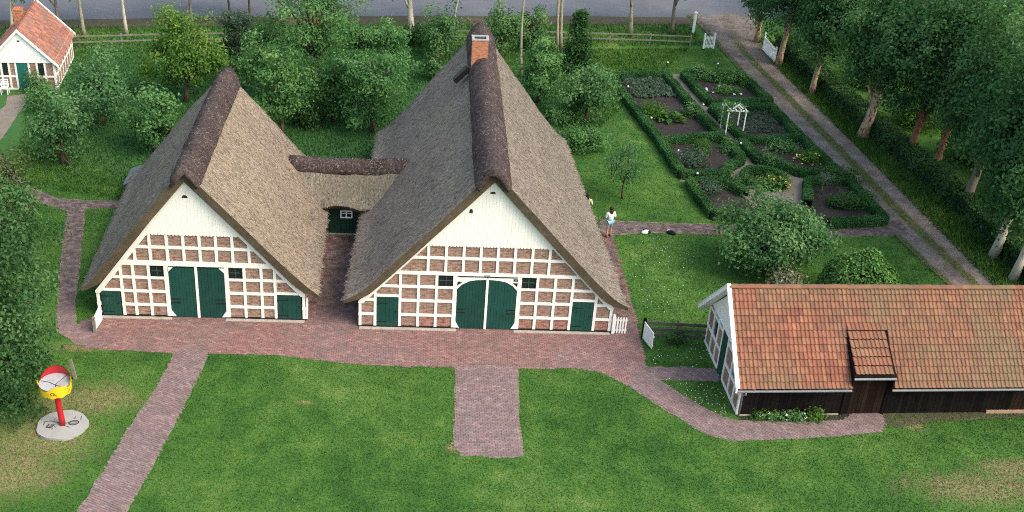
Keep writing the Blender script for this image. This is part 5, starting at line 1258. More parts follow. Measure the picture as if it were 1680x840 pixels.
B = lambda lab, px, py, w, h, mt, name='garden_plant', **k: bush(name, lab, spot(px, py), w, h, mt, cat='plant', **k)
B('large currant bush in the middle of the big vegetable bed', 1066, 190, 1.9, 1.1, 'lf_lime', n_cl=22, per=60, leaf=.13)
rh = empty('rhubarb_plant', spot(1100, 198), 0, 'broad-leaved rhubarb clump in the middle of the big vegetable bed', 'plant')
lv = leaf_mesh('leaf', np.array([[0, 0, 0.]]), np.array([[0, 0, 1.]]), .5, MAT['lf_lime'], np.array([.6]), .85)
for k in range(46):
    a_ = random.uniform(0, 6.28); q_ = .95*math.sqrt(random.random()); o = link('leaf', lv, rh); o.location = (q_*math.cos(a_)*1.1, q_*math.sin(a_)*.8, .62*(1 - .6*q_*q_) + random.uniform(-.12, .05)); o.rotation_euler = (random.gauss(0, .35) + .3*math.sin(a_)*q_, random.gauss(0, .35), a_); sc1 = random.uniform(.7, 1.1); o.scale = (sc1,)*3
MB().lathe([(.3, 0), (.42, .15), (.3, .35), (.05, .45)], 8, (0, 0, 0), 0, (1.6, 1.1)).build('stalks', MAT['core'], rh)
B('bushy herb right of the rhubarb clump', 1132, 190, 1.3, .9, 'lf_mid', n_cl=14, per=50, leaf=.12)
bush('ball_shrub', 'bright green clipped ball shrub behind the scalloped hedge', spot(1150, 250), 1.35, .95, 'lf_lime', n_cl=20, per=80, leaf=.075, tight=True)
B('grey-green perennial clump left of the clipped ball shrub', 1132, 268, 2.6, .8, 'lf_grey', n_cl=26, per=60, leaf=.14, wy=2.0)
B('dark plant at the right corner of the scalloped hedge bed', 1196, 248, 1.3, .7, 'lf_mid', n_cl=12, per=50, leaf=.13)
B('tall perennial band along the back of the far flower bed', 1190, 135, 3.8, .9, 'lf_mid', n_cl=30, per=60, leaf=.15, wy=1.2)
B('leafy perennials at the left of the far flower bed', 1140, 128, 1.5, 1.0, 'lf_blue', n_cl=14, per=60, leaf=.14)
B('low perennials with white blooms at the near edge of the far flower bed', 1190, 152, 3.0, .5, 'lf_mid', n_cl=20, per=50, leaf=.13, wy=1.0, flowers='pet_white', fl_n=10, fl_s=.26)
B('lime-green perennial at the right of the far flower bed', 1222, 140, 1.6, .6, 'lf_yel', n_cl=12, per=50, leaf=.13)
B('green herbs in the middle of the wavy hedge bed', 1285, 247, 2.4, .7, 'lf_mid', n_cl=22, per=50, leaf=.14, wy=1.4)
B('pale yellow flowering perennial in the wavy hedge bed', 1328, 266, 2.2, .65, 'lf_lime', n_cl=18, per=50, leaf=.14, wy=1.2, flowers='pet_yel', fl_n=60, fl_s=.19)
B('upright leafy plant behind the round hedge ring', 1262, 272, 1.3, 1.1, 'lf_mid', n_cl=12, per=50, leaf=.15)
B('dark leafy plants inside the round hedge ring', 1256, 289, 1.5, .35, 'lf_dark', n_cl=12, per=45, leaf=.13)
B('yellow blooming plant in front of the round hedge ring', 1266, 309, 2.2, .8, 'lf_yel', n_cl=16, per=50, leaf=.14, wy=1.2, flowers='pet_yel', fl_n=60, fl_s=.20)
B('silvery lavender patch in the bed left of the apple tree', 1160, 314, 2.0, .6, 'lf_grey', n_cl=22, per=60, leaf=.11, wy=1.7)
B('dark rounded bush right of the lavender patch', 1200, 306, 1.7, .8, 'lf_dark', n_cl=16, per=60, leaf=.12)
B('dark leafy border at the back of the bed by the drive', 1372, 298, 3.0, .9, 'lf_dark', n_cl=26, per=60, leaf=.13, wy=1.0)
B('dark leafy clump at the near side of the bed by the drive', 1385, 340, 3.2, .8, 'lf_dark', n_cl=26, per=60, leaf=.13, wy=1.3)
B('dark perennial along the right hedge of the bed by the drive', 1418, 336, 1.2, .7, 'lf_dark', n_cl=14, per=50, leaf=.13, wy=1.8)
tree('rose_standard', 'small standard rose with thin stem in the bed by the drive', spot(1347, 318), 1.35, .9, .85, 'lf_grey', 'bark_grey', n_cl=8, per=40, leaf=.11, tr=.025, limbs=3, cat='plant')
B('white flowering ground plant row at the foot of the barn front', 1290, 686, 2.6, .32, 'lf_mid', n_cl=22, per=45, leaf=.10, wy=.5, flowers='pet_white', fl_n=60, fl_s=.15)
B('bright green plant right of the white flowers at the barn front', 1335, 686, .8, .42, 'lf_yel', n_cl=10, per=50, leaf=.12, wy=.6)
B('small green plant left of the white flowers at the barn front', 1242, 684, .7, .3, 'lf_lime', n_cl=8, per=40, leaf=.10, wy=.5)
# globe lights on short stems
for px, py, lab in ((1094, 114, 'white garden globe beyond the far hedge of the large bed'), (1176, 116, 'white garden globe beyond the far flower bed'), (1029, 154, 'white garden globe at the left hedge among the potato plants'), (1067, 206, 'white garden globe at the left hedge below the currant bush'), (1152, 184, 'white garden globe at the middle path beside the large bed'),
                    (1213, 248, 'white garden globe where the garden path widens'), (1111, 260, 'white garden globe inside the scalloped hedge'), (1142, 298, 'white garden globe at the corner of the bed left of the apple tree')):
    r = empty('garden_globe', spot(px, py), 0, lab, 'garden light', 'white globe lights in the kitchen garden')
    MB().tube([(0, 0, 0), (0, 0, .50)], .02, 6).build('stem', MAT['iron'], r)
    MB().lathe([(.02, .50)] + [(.07*math.sin(a), .57 - .07*math.cos(a)) for a in np.linspace(.25, 3.0, 8)], 12).build('globe', MAT['white_clean'], r, smooth=True)
# rose arbour over the garden path
ab = spot(1213, 232); a1, a2, a3 = spot(1189, 226), spot(1217, 227), spot(1221, 227)
arb = empty('rose_arbour', (a1.x, a1.y, 0), 0, 'white rose arbour arching over the middle garden path', 'arbour')
u = Vector((a2.x - a1.x, a2.y - a1.y, 0)); L_ = u.length; bk = Vector((-.15, 1.0, 0))
pz = 1.95
for q in (Vector((0, 0, 0)), bk, u, u + bk): MB().bar(q, q + Vector((0, 0, pz)), .07).build('post', MAT['white_clean'], arb)
for q in (Vector((0, 0, pz)), bk + Vector((0, 0, pz))): MB().bar(q - u*.12, q + u*1.12, .06, .09).build('beam', MAT['white_clean'], arb)
for t_k in (.05, .35, .65, .95): MB().bar(u*t_k - bk*.15 + Vector((0, 0, pz + .1)), u*t_k + bk*1.15 + Vector((0, 0, pz + .1)), .05, .06).build('slat', MAT['white_clean'], arb)
for t_k in (.5,): MB().bar(u*.2 + Vector((0, 0, pz + .15)), u*.5 + Vector((0, 0, pz + .45)), .06, .06).build('brace', MAT['white_clean'], arb); MB().bar(u*.8 + Vector((0, 0, pz + .15)), u*.5 + Vector((0, 0, pz + .45)), .06, .06).build('brace', MAT['white_clean'], arb)
n = 900; tt = RNG.random(n); C = np.column_stack([np.where(tt < .55, RNG.normal(0, .22, n), RNG.uniform(0, u.x, n)) + RNG.normal(0, .12, n), np.where(tt < .55, .5, .5) + RNG.normal(0, .35, n), np.where(tt < .55, RNG.uniform(.7, 2.4, n), pz + RNG.normal(.1, .12, n))])
link('climbing_rose', leaf_mesh('climbing_rose', C, RNG.normal(size=(n, 3)) + [0, -.3, .8], .13, MAT['lf_mid'], RNG.random(n)), arb)

# ================================================================== GATES AND FENCES
def board_gate(label, a, b, h0, h1, n, mat, gap=.012, pick=False, posts=((0, 1.1),), post_mat='white_clean', name='gate'):
    a, b = Vector((a.x, a.y, 0)), Vector((b.x, b.y, 0)); d = b - a; L = d.length; ang = math.atan2(d.y, d.x)
    r = empty(name, a, ang, label, 'gate'); w = L / n
    for k in range(n):
        x0, x1 = k*w + gap/2, (k+1)*w - gap/2; zt = h0 + (h1 - h0)*(k + .5)/n
        m = MB()
        if pick: m.prism([(x0, .06), (x1, .06), (x1, zt - .06), ((x0+x1)/2, zt), (x0, zt - .06)], -.015, .015)
        else: m.prism([(x0, .06), (x1, .06), (x1, h0 + (h1-h0)*(k+1)/n), (x0, h0 + (h1-h0)*k/n)], -.015 + random.uniform(-.003, .003), .015)
        m.build('board', MAT[mat], r)
    for z in (.22, min(h0, h1) - .22): MB().box((0, .016, z - .04), (L, .05, z + .04)).build('rail', MAT[mat], r)
    for x, hh in posts: MB().box((x*L - .06, -.03, 0), (x*L + .06, .09, hh)).build('post', MAT[post_mat], r)
    return r
board_gate('white board gate standing open beside the dark rail fence', spot(1054, 556), spot(1069, 574), 1.0, .92, 8, 'white_clean', posts=((-.05, 1.15),), post_mat='plank_dark')
board_gate('white board gate at the left corner of the smaller house', spot(168, 526), spot(156, 545), .95, .75, 8, 'white_clean', posts=((1.06, .85),), post_mat='rail')
board_gate('white picket gate attached to the right corner of the large house', Vector((9.62, FY - .12, 0)), Vector((10.28, FY - .12, 0)), 1.0, 1.0, 5, 'white_clean', gap=.06, pick=True)
board_gate('small white picket gate at the end of the road fence', spot(1154, 80), spot(1170, 80), 1.1, 1.1, 7, 'white_clean', gap=.07, pick=True, posts=((0, 1.25), (1, 1.3)))
board_gate('long white picket gate open on the right of the drive entrance', spot(1251, 82), spot(1269, 103), 1.15, 1.15, 16, 'white_clean', gap=.05, pick=True, posts=((0, 1.5), (1, 1.3)))
gp = spot(1137, 54); r = empty('gate_post', gp, 0, 'single tall white gate post by the road', 'post')
MB().box((-.10, -.10, 0), (.10, .10, 1.7)).build('shaft', MAT['white_clean'], r); MB().lathe([(.17, 1.7), (.17, 1.74), (.02, 1.84)], 4).build('cap', MAT['white_clean'], r)
def rail_fence(label, P, zs, mat, ph=1.1, rw=.05, rh=.11, every=1):
    c = P[0]; r = empty('rail_fence', (c.x, c.y, 0), 0, label, 'fence')
    for a, b in zip(P, P[1:]):
        for z in zs:
            e = random.uniform(-.02, .02); MB().bar((a.x - c.x, a.y - c.y, z + e), (b.x - c.x, b.y - c.y, z + random.uniform(-.02, .02)), rw, rh).build('rail', MAT[mat], r)
    for p in P: MB().box((p.x - c.x - .05, p.y - c.y + .03, 0), (p.x - c.x + .05, p.y - c.y + .13, ph)).build('post', MAT[mat], r)
    return r
fpx = [(118, 78), (130, 77), (200, 75), (270, 73), (340, 72), (410, 71), (470, 70), (530, 69), (600, 68), (670, 67), (740, 67), (805, 67), (870, 68), (935, 69), (1000, 71), (1066, 73), (1132, 76)]
rail_fence('long two-rail wooden fence between the orchard and the road', spots(fpx), (.36, .80), 'rail', .9, .05, .09)
rail_fence('dark three-rail fence between the open white gate and the barn', spots([(1057, 556), (1109, 559), (1160, 562)]), (.26, .58, .92), 'rail_dark', 1.02, .05, .15)
bush('wild_shrub', 'dark weed clump growing through the dark rail fence', spot(1111, 563), 1.2, .8, 'lf_dark', n_cl=12, per=45, leaf=.12, wy=.6)

# ================================================================== PAINTED SCULPTURE ON THE LAWN
sp_ = spot(103, 700)
sc_ = empty('sculpture', (sp_.x, sp_.y, 0), 0, 'red and yellow bowl-shaped sculpture on a red column and round white base', 'sculpture')
base = MB(); prof = []
ring = [(1.0 + .022*math.sin(5*a + 1) + .014*math.sin(9*a)) for a in np.linspace(0, 2*math.pi, 49)[:-1]]
pb = [(ring[k]*math.cos(2*math.pi*k/48), ring[k]*.95*math.sin(2*math.pi*k/48)) for k in range(48)]
base.slab(pb, 0, .12); bs = base.build('base', MAT['concrete'], sc_)
def painted(par, polys, z, mat, nm, h=.004):
    for q in polys:
        m = MB(); m.slab(q, z, z + h); m.build(nm, MAT[mat], par)
def ell(cx, cy, rx, ry, rot=0, n=18): return [(cx + rx*math.cos(a)*math.cos(rot) - ry*math.sin(a)*math.sin(rot), cy + rx*math.cos(a)*math.sin(rot) + ry*math.sin(a)*math.cos(rot)) for a in np.linspace(0, 2*math.pi, n + 1)[:-1]]
painted(bs, [ell(.42, .12, .21, .17, .2)], .120, 'ink', 'painted_oval'); painted(bs, [ell(.42, .12, .175, .135, .2)], .124, 'darkgrey', 'painted_fill')
painted(bs, [[(-.62, -.22), (-.40, -.28), (-.28, -.02), (-.55, .0)]], .120, 'ink', 'painted_oval'); painted(bs, [[(-.52, -.20), (-.41, -.23), (-.32, -.04), (-.44, -.03)]], .124, 'darkgrey', 'painted_fill')
painted(bs, [[(.30, .06), (.56, .14), (.55, .17), (.29, .09)], [(-.55, -.17), (-.50, -.18), (-.44, -.02), (-.49, -.02)]], .128, 'concrete', 'painted_streak')
def stroke(pts, w=.022):
    out = []
    for a, b in zip(pts, pts[1:]):
        dx, dy = b[0]-a[0], b[1]-a[1]; l = math.hypot(dx, dy); nx, ny = -dy/l*w/2, dx/l*w/2; out.append([(a[0]+nx, a[1]+ny), (b[0]+nx, b[1]+ny), (b[0]-nx, b[1]-ny), (a[0]-nx, a[1]-ny)])
    return out
for pts in ([(-.72, -.1), (-.74, .14), (-.5, .2), (-.25, .12), (-.06, .02)], [(.02, -.02), (.3, .2)], [(.08, -.08), (.2, -.12), (.34, -.2)], [(.38, .36), (.40, .52)], [(.66, .30), (.62, .56)], [(-.4, .30), (-.38, .36)], [(-.34, -.34), (-.30, -.24)], [(-.26, -.16), (-.2, -.22)]):
    for q in stroke(pts): painted(bs, [q], .130 + random.uniform(0, .002), 'ink', 'painted_line')
MB().tube([(0, 0, .12), (0, 0, .5), (-.03, 0, 1.0), (-.05, 0, 1.6), (-.05, 0, 2.12)], [.13, .12, .11, .12, .16], 14).build('column', MAT['red'], sc_, smooth=True)
# tilted bowl: frame with grey disc, yellow scalloped apron in front, red hood behind
tilt = Matrix.Translation((-.05, 0, 2.22)) @ Matrix.Rotation(math.radians(4), 4, 'X')
def shell(a0, a1, r0, z0fn, r1, z1fn, mat, nm, n=36, th=.03):
    m = MB(); A = np.linspace(a0, a1, n)
    for rr in (0, -th):
        g_ = [[tilt @ Vector(((r0 + rr)*math.cos(a), (r0 + rr)*.95*math.sin(a), z0fn(a))) for a in A], [tilt @ Vector(((r1 + rr)*math.cos(a), (r1 + rr)*.95*math.sin(a), z1fn(a))) for a in A]]
        m.grid(g_ if rr == 0 else g_[::-1])
    return m.build(nm, MAT[mat], sc_)
lobe = lambda a: .06*abs(math.sin(5*a))
m = MB(); m.add([tilt @ Vector((.60*math.cos(a), .57*math.sin(a), 0.02)) for a in np.linspace(0, 2*math.pi, 37)[:-1]] + [tilt @ Vector((.5*math.cos(a), .48*math.sin(a), -.10)) for a in np.linspace(0, 2*math.pi, 37)[:-1]],
      [tuple(range(36)), tuple(range(71, 35, -1))] + [(i, 36 + i, 36 + (i+1) % 36, (i+1) % 36) for i in range(36)])
disc = m.build('grey_disc', MAT['grey'], sc_)
dm = MB()
for pts in ([(-.56, .06), (-.2, -.02), (.1, -.20)], [(.36, .44), (.08, -.14), (.12, -.3)], [(.1, -.2), (.4, -.30)]):
    for q in stroke(pts, .03):
        dm.add([tilt @ Vector((x, y, .024)) for x, y in q], [(0, 1, 2, 3)])
dm.build('seam', MAT['ink'], disc)
wm = MB(); wm.add([tilt @ Vector(p) for p in ((.13, -.18, .023), (.42, -.26, .023), (.5, .1, .023), (.38, .36, .023))], [(0, 1, 2, 3)]); wm.build('light_panel', MAT['concrete'], disc)
apron = shell(math.radians(190), math.radians(372), .66, lambda a: .10 + .13*math.sin(3.3*a + 3.4) + (.30 if a > math.radians(340) else 0) * min(1, (a - math.radians(340)) / .35 if a > math.radians(340) else 0), .60, lambda a: -.34 - lobe(a), 'yellow', 'yellow_apron')
hood = shell(math.radians(8), math.radians(188), .64, lambda a: .02 - .0*a, .60, lambda a: .08 + .34*math.sin(a)**1.2 if math.sin(a) > 0 else .1, 'red', 'red_hood')
for a_, kind in ((math.radians(215), 'c'), (math.radians(275), 'o'), (math.radians(335), 's')):          # curls painted on the apron
    pts = {'c': [(.09*math.cos(t), .09*math.sin(t)) for t in np.linspace(2.4, -2.4, 12)], 'o': [(.075*math.cos(t), .075*math.sin(t)) for t in np.linspace(0, 6.3, 16)] + [(.13, -.08), (.17, -.14)], 's': [(.05, .14), (-.02, .15), (-.05, .08), (.02, 0), (.05, -.08), (-.02, -.15), (-.07, -.12)]}[kind]
    m = MB()
    for a, b in zip(pts, pts[1:]):
        q = stroke([a, b], .026)[0] if math.hypot(b[0]-a[0], b[1]-a[1]) > 1e-4 else None
        if q: m.add([tilt @ Vector((.655*math.cos(a_ + u_/.66), .622*math.sin(a_ + u_/.66), -.11 + v_*.8)) for u_, v_ in q], [(0, 1, 2, 3)])
    m.build('painted_curl', MAT['ink' if kind == 'o' else 'ochre'], apron)
wp = spot(124, 622); o = MB().add([(-.07, -.05, 0), (.07, -.05, 0), (.07, .05, 0), (-.07, .05, 0), (-.18, -.05, 1.0), (-.05, -.05, 1.05), (-.05, .05, 1.05), (-.18, .05, 1.0)], [(0, 3, 2, 1), (4, 5, 6, 7), (0, 1, 5, 4), (1, 2, 6, 5), (2, 3, 7, 6), (3, 0, 4, 7)]).build('wooden_stake', MAT['rail'])
o.location = (wp.x, wp.y, 0); tag(o, 'short grey wooden stake leaning behind the painted sculpture', 'stake')

# ================================================================== PEOPLE AND BAGS
def skin_part(name, edges, pts, rad, mat, parent, root=0, sub=1):
    me = bpy.data.meshes.new(name); me.from_pydata([tuple(p) for p in pts], edges, []); o = link(name, me, parent)
    md = o.modifiers.new('skin', 'SKIN'); sv = me.skin_vertices[0].data
    for i, r in enumerate(rad): sv[i].radius = (r, r) if not isinstance(r, tuple) else r; sv[i].use_root = (i == root)
    ss = o.modifiers.new('sub', 'SUBSURF'); ss.levels = sub; ss.render_levels = sub
    dg = bpy.context.evaluated_depsgraph_get(); m2 = bpy.data.meshes.new_from_object(o.evaluated_get(dg)); o.modifiers.clear(); o.data = m2
    m2.materials.clear(); m2.materials.append(mat); m2.polygons.foreach_set('use_smooth', [True]*len(m2.polygons)); return o
def person(loc, rz, label, top, bottom, h=1.74, arms='fold'):
    r = empty('person', loc, rz, label, 'person'); k = h / 1.74
    J = dict(pel=(0, 0, .95), wai=(0, 0, 1.10), che=(0, .01, 1.32), nec=(0, 0, 1.47), hd1=(0, -.02, 1.56), hd2=(0, -.02, 1.68))
    for s, n_ in ((1, 'l'), (-1, 'r')):
        J.update({n_+'hip': (.09*s, 0, .90), n_+'kne': (.11*s, -.02 + .04*s, .49), n_+'ank': (.12*s, .02 + .05*s, .09), n_+'toe': (.13*s, -.15 + .05*s, .035), n_+'sho': (.19*s, .01, 1.41),
                  n_+'elb': (.27*s, -.02, 1.13), n_+'wri': (.17*s, -.24, 1.20 if s > 0 else 1.12), n_+'pal': (.11*s, -.31, 1.22 if s > 0 else 1.13)})
        for q in range(4): J[n_+'f%d' % q] = (.11*s + (-.03 + .02*q)*1.0, -.385 - .01*(q in (1, 2)), J[n_+'pal'][2] + .02 - .012*q)
        J[n_+'th'] = (.11*s - .045*s, -.33, J[n_+'pal'][2] + .045)
    names = list(J); ix = {n_: i for i, n_ in enumerate(names)}
    E = [('pel', 'wai'), ('wai', 'che'), ('che', 'nec'), ('nec', 'hd1'), ('hd1', 'hd2')]
    for n_ in 'lr':
        E += [('pel', n_+'hip'), (n_+'hip', n_+'kne'), (n_+'kne', n_+'ank'), (n_+'ank', n_+'toe'), ('che', n_+'sho'), (n_+'sho', n_+'elb'), (n_+'elb', n_+'wri'), (n_+'wri', n_+'pal'), (n_+'pal', n_+'th')] + [(n_+'pal', n_+'f%d' % q) for q in range(4)]
    R = dict(pel=.13, wai=.115, che=.13, nec=.055, hd1=.085, hd2=.088)
    for n_ in 'lr': R.update({n_+'hip': .085, n_+'kne': .056, n_+'ank': .042, n_+'toe': .035, n_+'sho': .06, n_+'elb': .042, n_+'wri': .028, n_+'pal': .032, n_+'th': .010, **{n_+'f%d' % q: .009 for q in range(4)}})
    pt = lambda ns: [tuple(c*k for c in J[n_]) for n_ in ns]
    skin_part('body', [(ix[a], ix[b]) for a, b in E], pt(names), [R[n_]*k for n_ in names], MAT['skin'], r)
    tn = ['pel', 'wai', 'che', 'lsho', 'rsho', 'lelb', 'relb']; skin_part('shirt', [(0, 1), (1, 2), (2, 3), (2, 4), (3, 5), (4, 6)], pt(tn), [.16*k, .145*k, .155*k, .08*k, .08*k, .062*k, .062*k], MAT[top], r)
    bn = ['pel', 'lhip', 'rhip']; p2 = pt(bn) + [tuple(Vector(J['lhip']).lerp(Vector(J['lkne']), .8)*k), tuple(Vector(J['rhip']).lerp(Vector(J['rkne']), .8)*k)]
    skin_part('shorts', [(0, 1), (0, 2), (1, 3), (2, 4)], p2, [.15*k, .11*k, .11*k, .085*k, .085*k], MAT[bottom], r)
    m = MB(); m.lathe([(.02, -.10)] + [(.112*math.sin(a), -.10*math.cos(a) + .02) for a in np.linspace(.5, 3.05, 7)], 12, (0, .015, 1.665), 0, (1, 1.08)); m.lathe([(.07, -.24), (.105, -.1), (.10, .02)], 10, (0, .06, 1.62), 0, (1, .55))
    for i, v in enumerate(m.v): m.v[i] = tuple(c*k for c in v)
    m.build('hair', MAT['hair'], r, smooth=True)
    fm = MB()
    for s in (-1, 1): fm.lathe([(.004, -.012), (.012, 0), (.004, .012)], 6, (.032*s*k, -.105*k, 1.645*k))
    fm.build('eyes', MAT['ink'], r)
    fm = MB(); fm.tube([(0, -.10*k, 1.65*k), (0, -.128*k, 1.605*k), (0, -.10*k, 1.60*k)], [.008, .014, .008], 6); fm.build('nose', MAT['skin'], r, smooth=True)
    fm = MB(); fm.box((-.025*k, -.108*k, 1.565*k), (.025*k, -.098*k, 1.575*k)); fm.build('mouth', MAT['red'], r)
    for s in (-1, 1):
        a = Vector((.12*s + .0, .02 + .05*s, 0)); MB().lathe([(.05, 0), (.052, .05), (.03, .10)], 10, (a.x*k, (a.y - .05)*k, 0), 0, (.85, 2.3)).build('shoe', MAT['shoe'], r, smooth=True)
    return r
pp = spot(998, 389); person((pp.x, pp.y, .03), math.radians(195), 'person in white shirt and pale blue shorts standing on the path by the large roof', 'shirt', 'shorts', 1.84)
pp = spot(966, 366); person((pp.x - .20, pp.y, .03), math.radians(150), 'person in beige shirt half hidden behind the edge of the large roof', 'beige', 'shorts', 1.84)
def bag(loc, rz, label, m1, m2):
    r = empty('bag', loc, rz, label, 'bag'); m = MB()
    m.lathe([(.14, 0), (.19, .03), (.19, .09), (.14, .16), (.05, .19)], 14, (0, 0, 0), 0, (1.45, .75)); m.build('body', MAT[m1], r, smooth=True)
    MB().lathe([(.10, 0), (.14, .03), (.13, .13), (.05, .17)], 12, (.17, -.06, 0), 0, (.9, .8)).build('pocket', MAT[m2], r, smooth=True)
    MB().tube([(-.16, 0, .15), (-.10, .10, .22), (.10, .12, .22), (.16, 0, .15)], .018, 6).build('strap', MAT['black'], r, smooth=True)
q = spot(1059, 383); bag((q.x, q.y, .02), .3, 'white bag lying on the lawn edge, the one nearer the standing person', 'shirt', 'black')
q = spot(1101, 384); bag((q.x, q.y, .02), 2.6, 'black and white bag lying on the lawn edge nearer the apple tree', 'black', 'shirt')

# ================================================================== CARS BEYOND THE ROAD
def car(loc, rz, label, paint):
    r = empty('parked_car', loc, rz, label, 'car', 'cars parked beyond the road'); L, W = 4.3, 1.75
    prof = [(-2.12, .35), (-2.15, .70), (-1.95, .92), (-1.25, 1.0), (-.75, 1.42), (.85, 1.45), (1.55, 1.02), (2.05, .92), (2.15, .6), (2.1, .32)]
    m = MB(); n = len(prof); rows_ = [(-W/2, .0, 1), (-W/2 + .0, 0, 1)]
    sec = [(-.875, 1.0), (-.80, 1.0), (0, 1.01), (.80, 1.0), (.875, 1.0)]
    def P3(p, y, e): 
        z = p[1]; tw_ = 1 - .22 * max(0, (z - .92) / .5); return (p[0]*(1 - .02*e), y*tw_, z - .04*e)
    g_ = [[P3(p, y, 1 if abs(y) > .85 else 0) for p in prof] for y, _ in sec]; m.grid(g_)
    m.add([P3(p, -.875, 1) for p in prof], [tuple(range(n))]); m.add([P3(p, .875, 1) for p in prof], [tuple(range(n - 1, -1, -1))])
    m.build('body', MAT[paint], r, smooth=False)
    for s in (-1, 1):
        MB().add([(x, s*y, z) for x, y, z in ((-1.08, .80, 1.02), (-.70, .715, 1.36), (.78, .71, 1.38), (1.30, .80, 1.04))], [(0, 1, 2, 3)]).build('window', MAT['glass'], r)
        for x in (-1.32, 1.30):
            w_ = MB().tube([(x, s*.70, .32), (x, s*.89, .32)], .32, 16).build('wheel', MAT['tyre'], r); MB().tube([(x, s*.89, .32), (x, s*.90, .32)], .19, 12).build('rim', MAT['zinc'], w_)
        MB().box((-2.17, s*.62 - .15, .62), (-2.1, s*.62 + .15, .76)).build('headlight', MAT['zinc'], r)
    MB().add([(-1.22, -.68, 1.03), (-1.22, .68, 1.03), (-.80, .62, 1.38), (-.80, -.62, 1.38)], [(0, 1, 2, 3)]).build('windscreen', MAT['glass'], r)
for px, dy, pt_, lab, rz in ((690, 11.6, 'car_dark', 'dark car parked beyond the road above the fat birch', 0), (925, 11.0, 'car_dark', 'dark car parked beyond the road behind the twin trunks', 0), (985, 11.2, 'car_white', 'white car parked beyond the road right of the dark cars', 0), (1150, 10.5, 'car_white', 'pale car parked beyond the road above the white gate post', 0.05), (1199, 10.2, 'car_white', 'pale car parked beyond the road nearest the drive entrance', 0.05)):
    nr_ = spot(px, 28); car((nr_.x, nr_.y + dy, .006), rz, lab, pt_)

# ================================================================== GRASS
def scatter_grass(name, label, n, poly_px, hgt, wid, seed_avoid, dens_near=True):
    return scatter_poly(name, label, n, [(p.x, p.y) for p in spots(poly_px)], hgt, wid, seed_avoid)
def scatter_poly(name, label, n, poly, hgt, wid, seed_avoid):
    A = np.array(poly); lo, hi = A.min(0), A.max(0)
    P_ = RNG.uniform(lo, hi, (n, 2)); k = in_poly(P_, poly)
    J_ = P_ + RNG.normal(0, .05, P_.shape)
    for q in seed_avoid: k &= ~in_poly(J_, q)
    P_ = P_[k]; n = len(P_)
    if n == 0: return
    a = RNG.uniform(0, 2*math.pi, n); h = hgt * RNG.uniform(.5, 1.3, n); w = wid * RNG.uniform(.7, 1.4, n); ln = RNG.normal(0, .45, (n, 2)) * h[:, None]
    d = np.column_stack([np.cos(a), np.sin(a)]) * w[:, None] / 2
    V = np.empty((n, 3, 3)); V[:, 0, :2] = P_ - d; V[:, 1, :2] = P_ + d; V[:, 2, :2] = P_ + ln; V[:, :2, 2] = 0.0; V[:, 2, 2] = h
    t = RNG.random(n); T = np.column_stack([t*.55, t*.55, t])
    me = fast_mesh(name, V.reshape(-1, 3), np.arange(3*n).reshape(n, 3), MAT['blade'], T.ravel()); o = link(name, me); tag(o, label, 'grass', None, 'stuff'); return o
house_fp = [[(-2.5, 47.1), (9.4, 47.1), (8, 65.7), (-1.5, 65.7)], [(-14.6, 47.5), (-5.0, 47.5), (-5.0, 58.8), (-14.6, 58.8)], [(p.x, p.y) for p in [barn.matrix_world @ Vector(v) for v in ((0, 0, 0), (BL, 0, 0), (BL, BWD, 0), (0, BWD, 0))]]]
AV = PAVED + house_fp + BEDS + [gpath, drive_poly]
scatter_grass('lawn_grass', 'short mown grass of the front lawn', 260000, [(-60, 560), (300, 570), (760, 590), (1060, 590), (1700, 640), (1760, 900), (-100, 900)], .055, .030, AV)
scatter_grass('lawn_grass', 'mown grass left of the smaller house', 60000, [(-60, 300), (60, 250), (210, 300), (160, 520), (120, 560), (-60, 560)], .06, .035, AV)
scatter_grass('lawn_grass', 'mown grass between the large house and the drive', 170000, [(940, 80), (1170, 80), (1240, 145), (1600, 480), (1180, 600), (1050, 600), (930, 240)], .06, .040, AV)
scatter_grass('orchard_grass', 'long unmown grass under the orchard trees', 150000, [(60, 85), (1130, 80), (940, 250), (620, 260), (200, 330), (20, 300)], .22, .05, AV)
scatter_grass('verge_grass', 'rough grass along the road fence', 50000, [(-60, 45), (1130, 40), (1160, 75), (-60, 90)], .22, .06, AV)
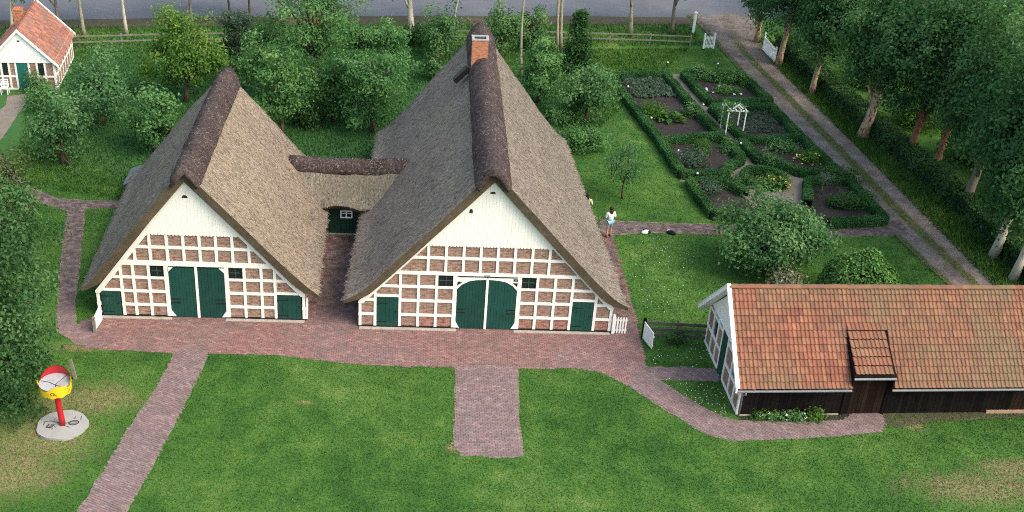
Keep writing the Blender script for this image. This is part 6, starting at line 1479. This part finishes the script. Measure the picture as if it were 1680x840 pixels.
scatter_grass('verge_grass', 'rough grass and weeds along the right side of the drive', 90000, [(1245, 62), (1300, 80), (1720, 460), (1720, 520), (1660, 500), (1425, 262), (1268, 105)], .26, .05, PAVED + house_fp)
mid_a = [dl[i].lerp(dr[i], .42) for i in range(8, len(dl))]; mid_b = [dl[i].lerp(dr[i], .58) for i in range(8, len(dl))]
scatter_poly('drive_grass', 'thin grass on the middle strip of the drive', 60000, [(p.x, p.y) for p in mid_a] + [(p.x, p.y) for p in mid_b[::-1]], .10, .05, [])
ed_a = [dl[i].lerp(dr[i], -.05) for i in range(len(dl))]; ed_b = [dl[i].lerp(dr[i], .10) for i in range(len(dl))]
scatter_poly('drive_grass', 'grass creeping over the garden side of the drive', 60000, [(p.x, p.y) for p in ed_a] + [(p.x, p.y) for p in ed_b[::-1]], .12, .05, PAVED)
# clover and daisies scattered in the lawn
def specks(name, label, n, poly_px, size, mat, cl=14):
    poly = [(p.x, p.y) for p in spots(poly_px)]; A = np.array(poly); c = RNG.uniform(A.min(0), A.max(0), (cl, 2)); P_ = c[RNG.integers(0, cl, n)] + RNG.normal(0, .7, (n, 2)); k = in_poly(P_, poly)
    for q in AV: k &= ~in_poly(P_, q)
    P_ = P_[k]; C = np.column_stack([P_, RNG.uniform(.05, .09, len(P_))])
    o = link(name, leaf_mesh(name, C, np.tile([0, 0, 1.], (len(C), 1)) + .3*RNG.normal(size=(len(C), 3)), size, MAT[mat], RNG.random(len(C)), .9)); tag(o, label, 'flowers', None, 'stuff')
specks('lawn_flowers', 'small white clover flowers in the grass near the barn gable', 420, [(1060, 565), (1165, 565), (1200, 690), (1180, 690), (1080, 625), (1060, 600)], .045, 'pet_white', 22)
specks('lawn_flowers', 'tiny pale flowers dotting the lawn behind the open gate', 260, [(1010, 390), (1160, 390), (1160, 520), (1050, 520)], .04, 'pet_white', 20)
specks('lawn_flowers', 'tiny yellow-green weed flowers dotting the front lawn', 420, [(230, 600), (740, 610), (740, 830), (210, 830)], .04, 'lf_yel', 40)
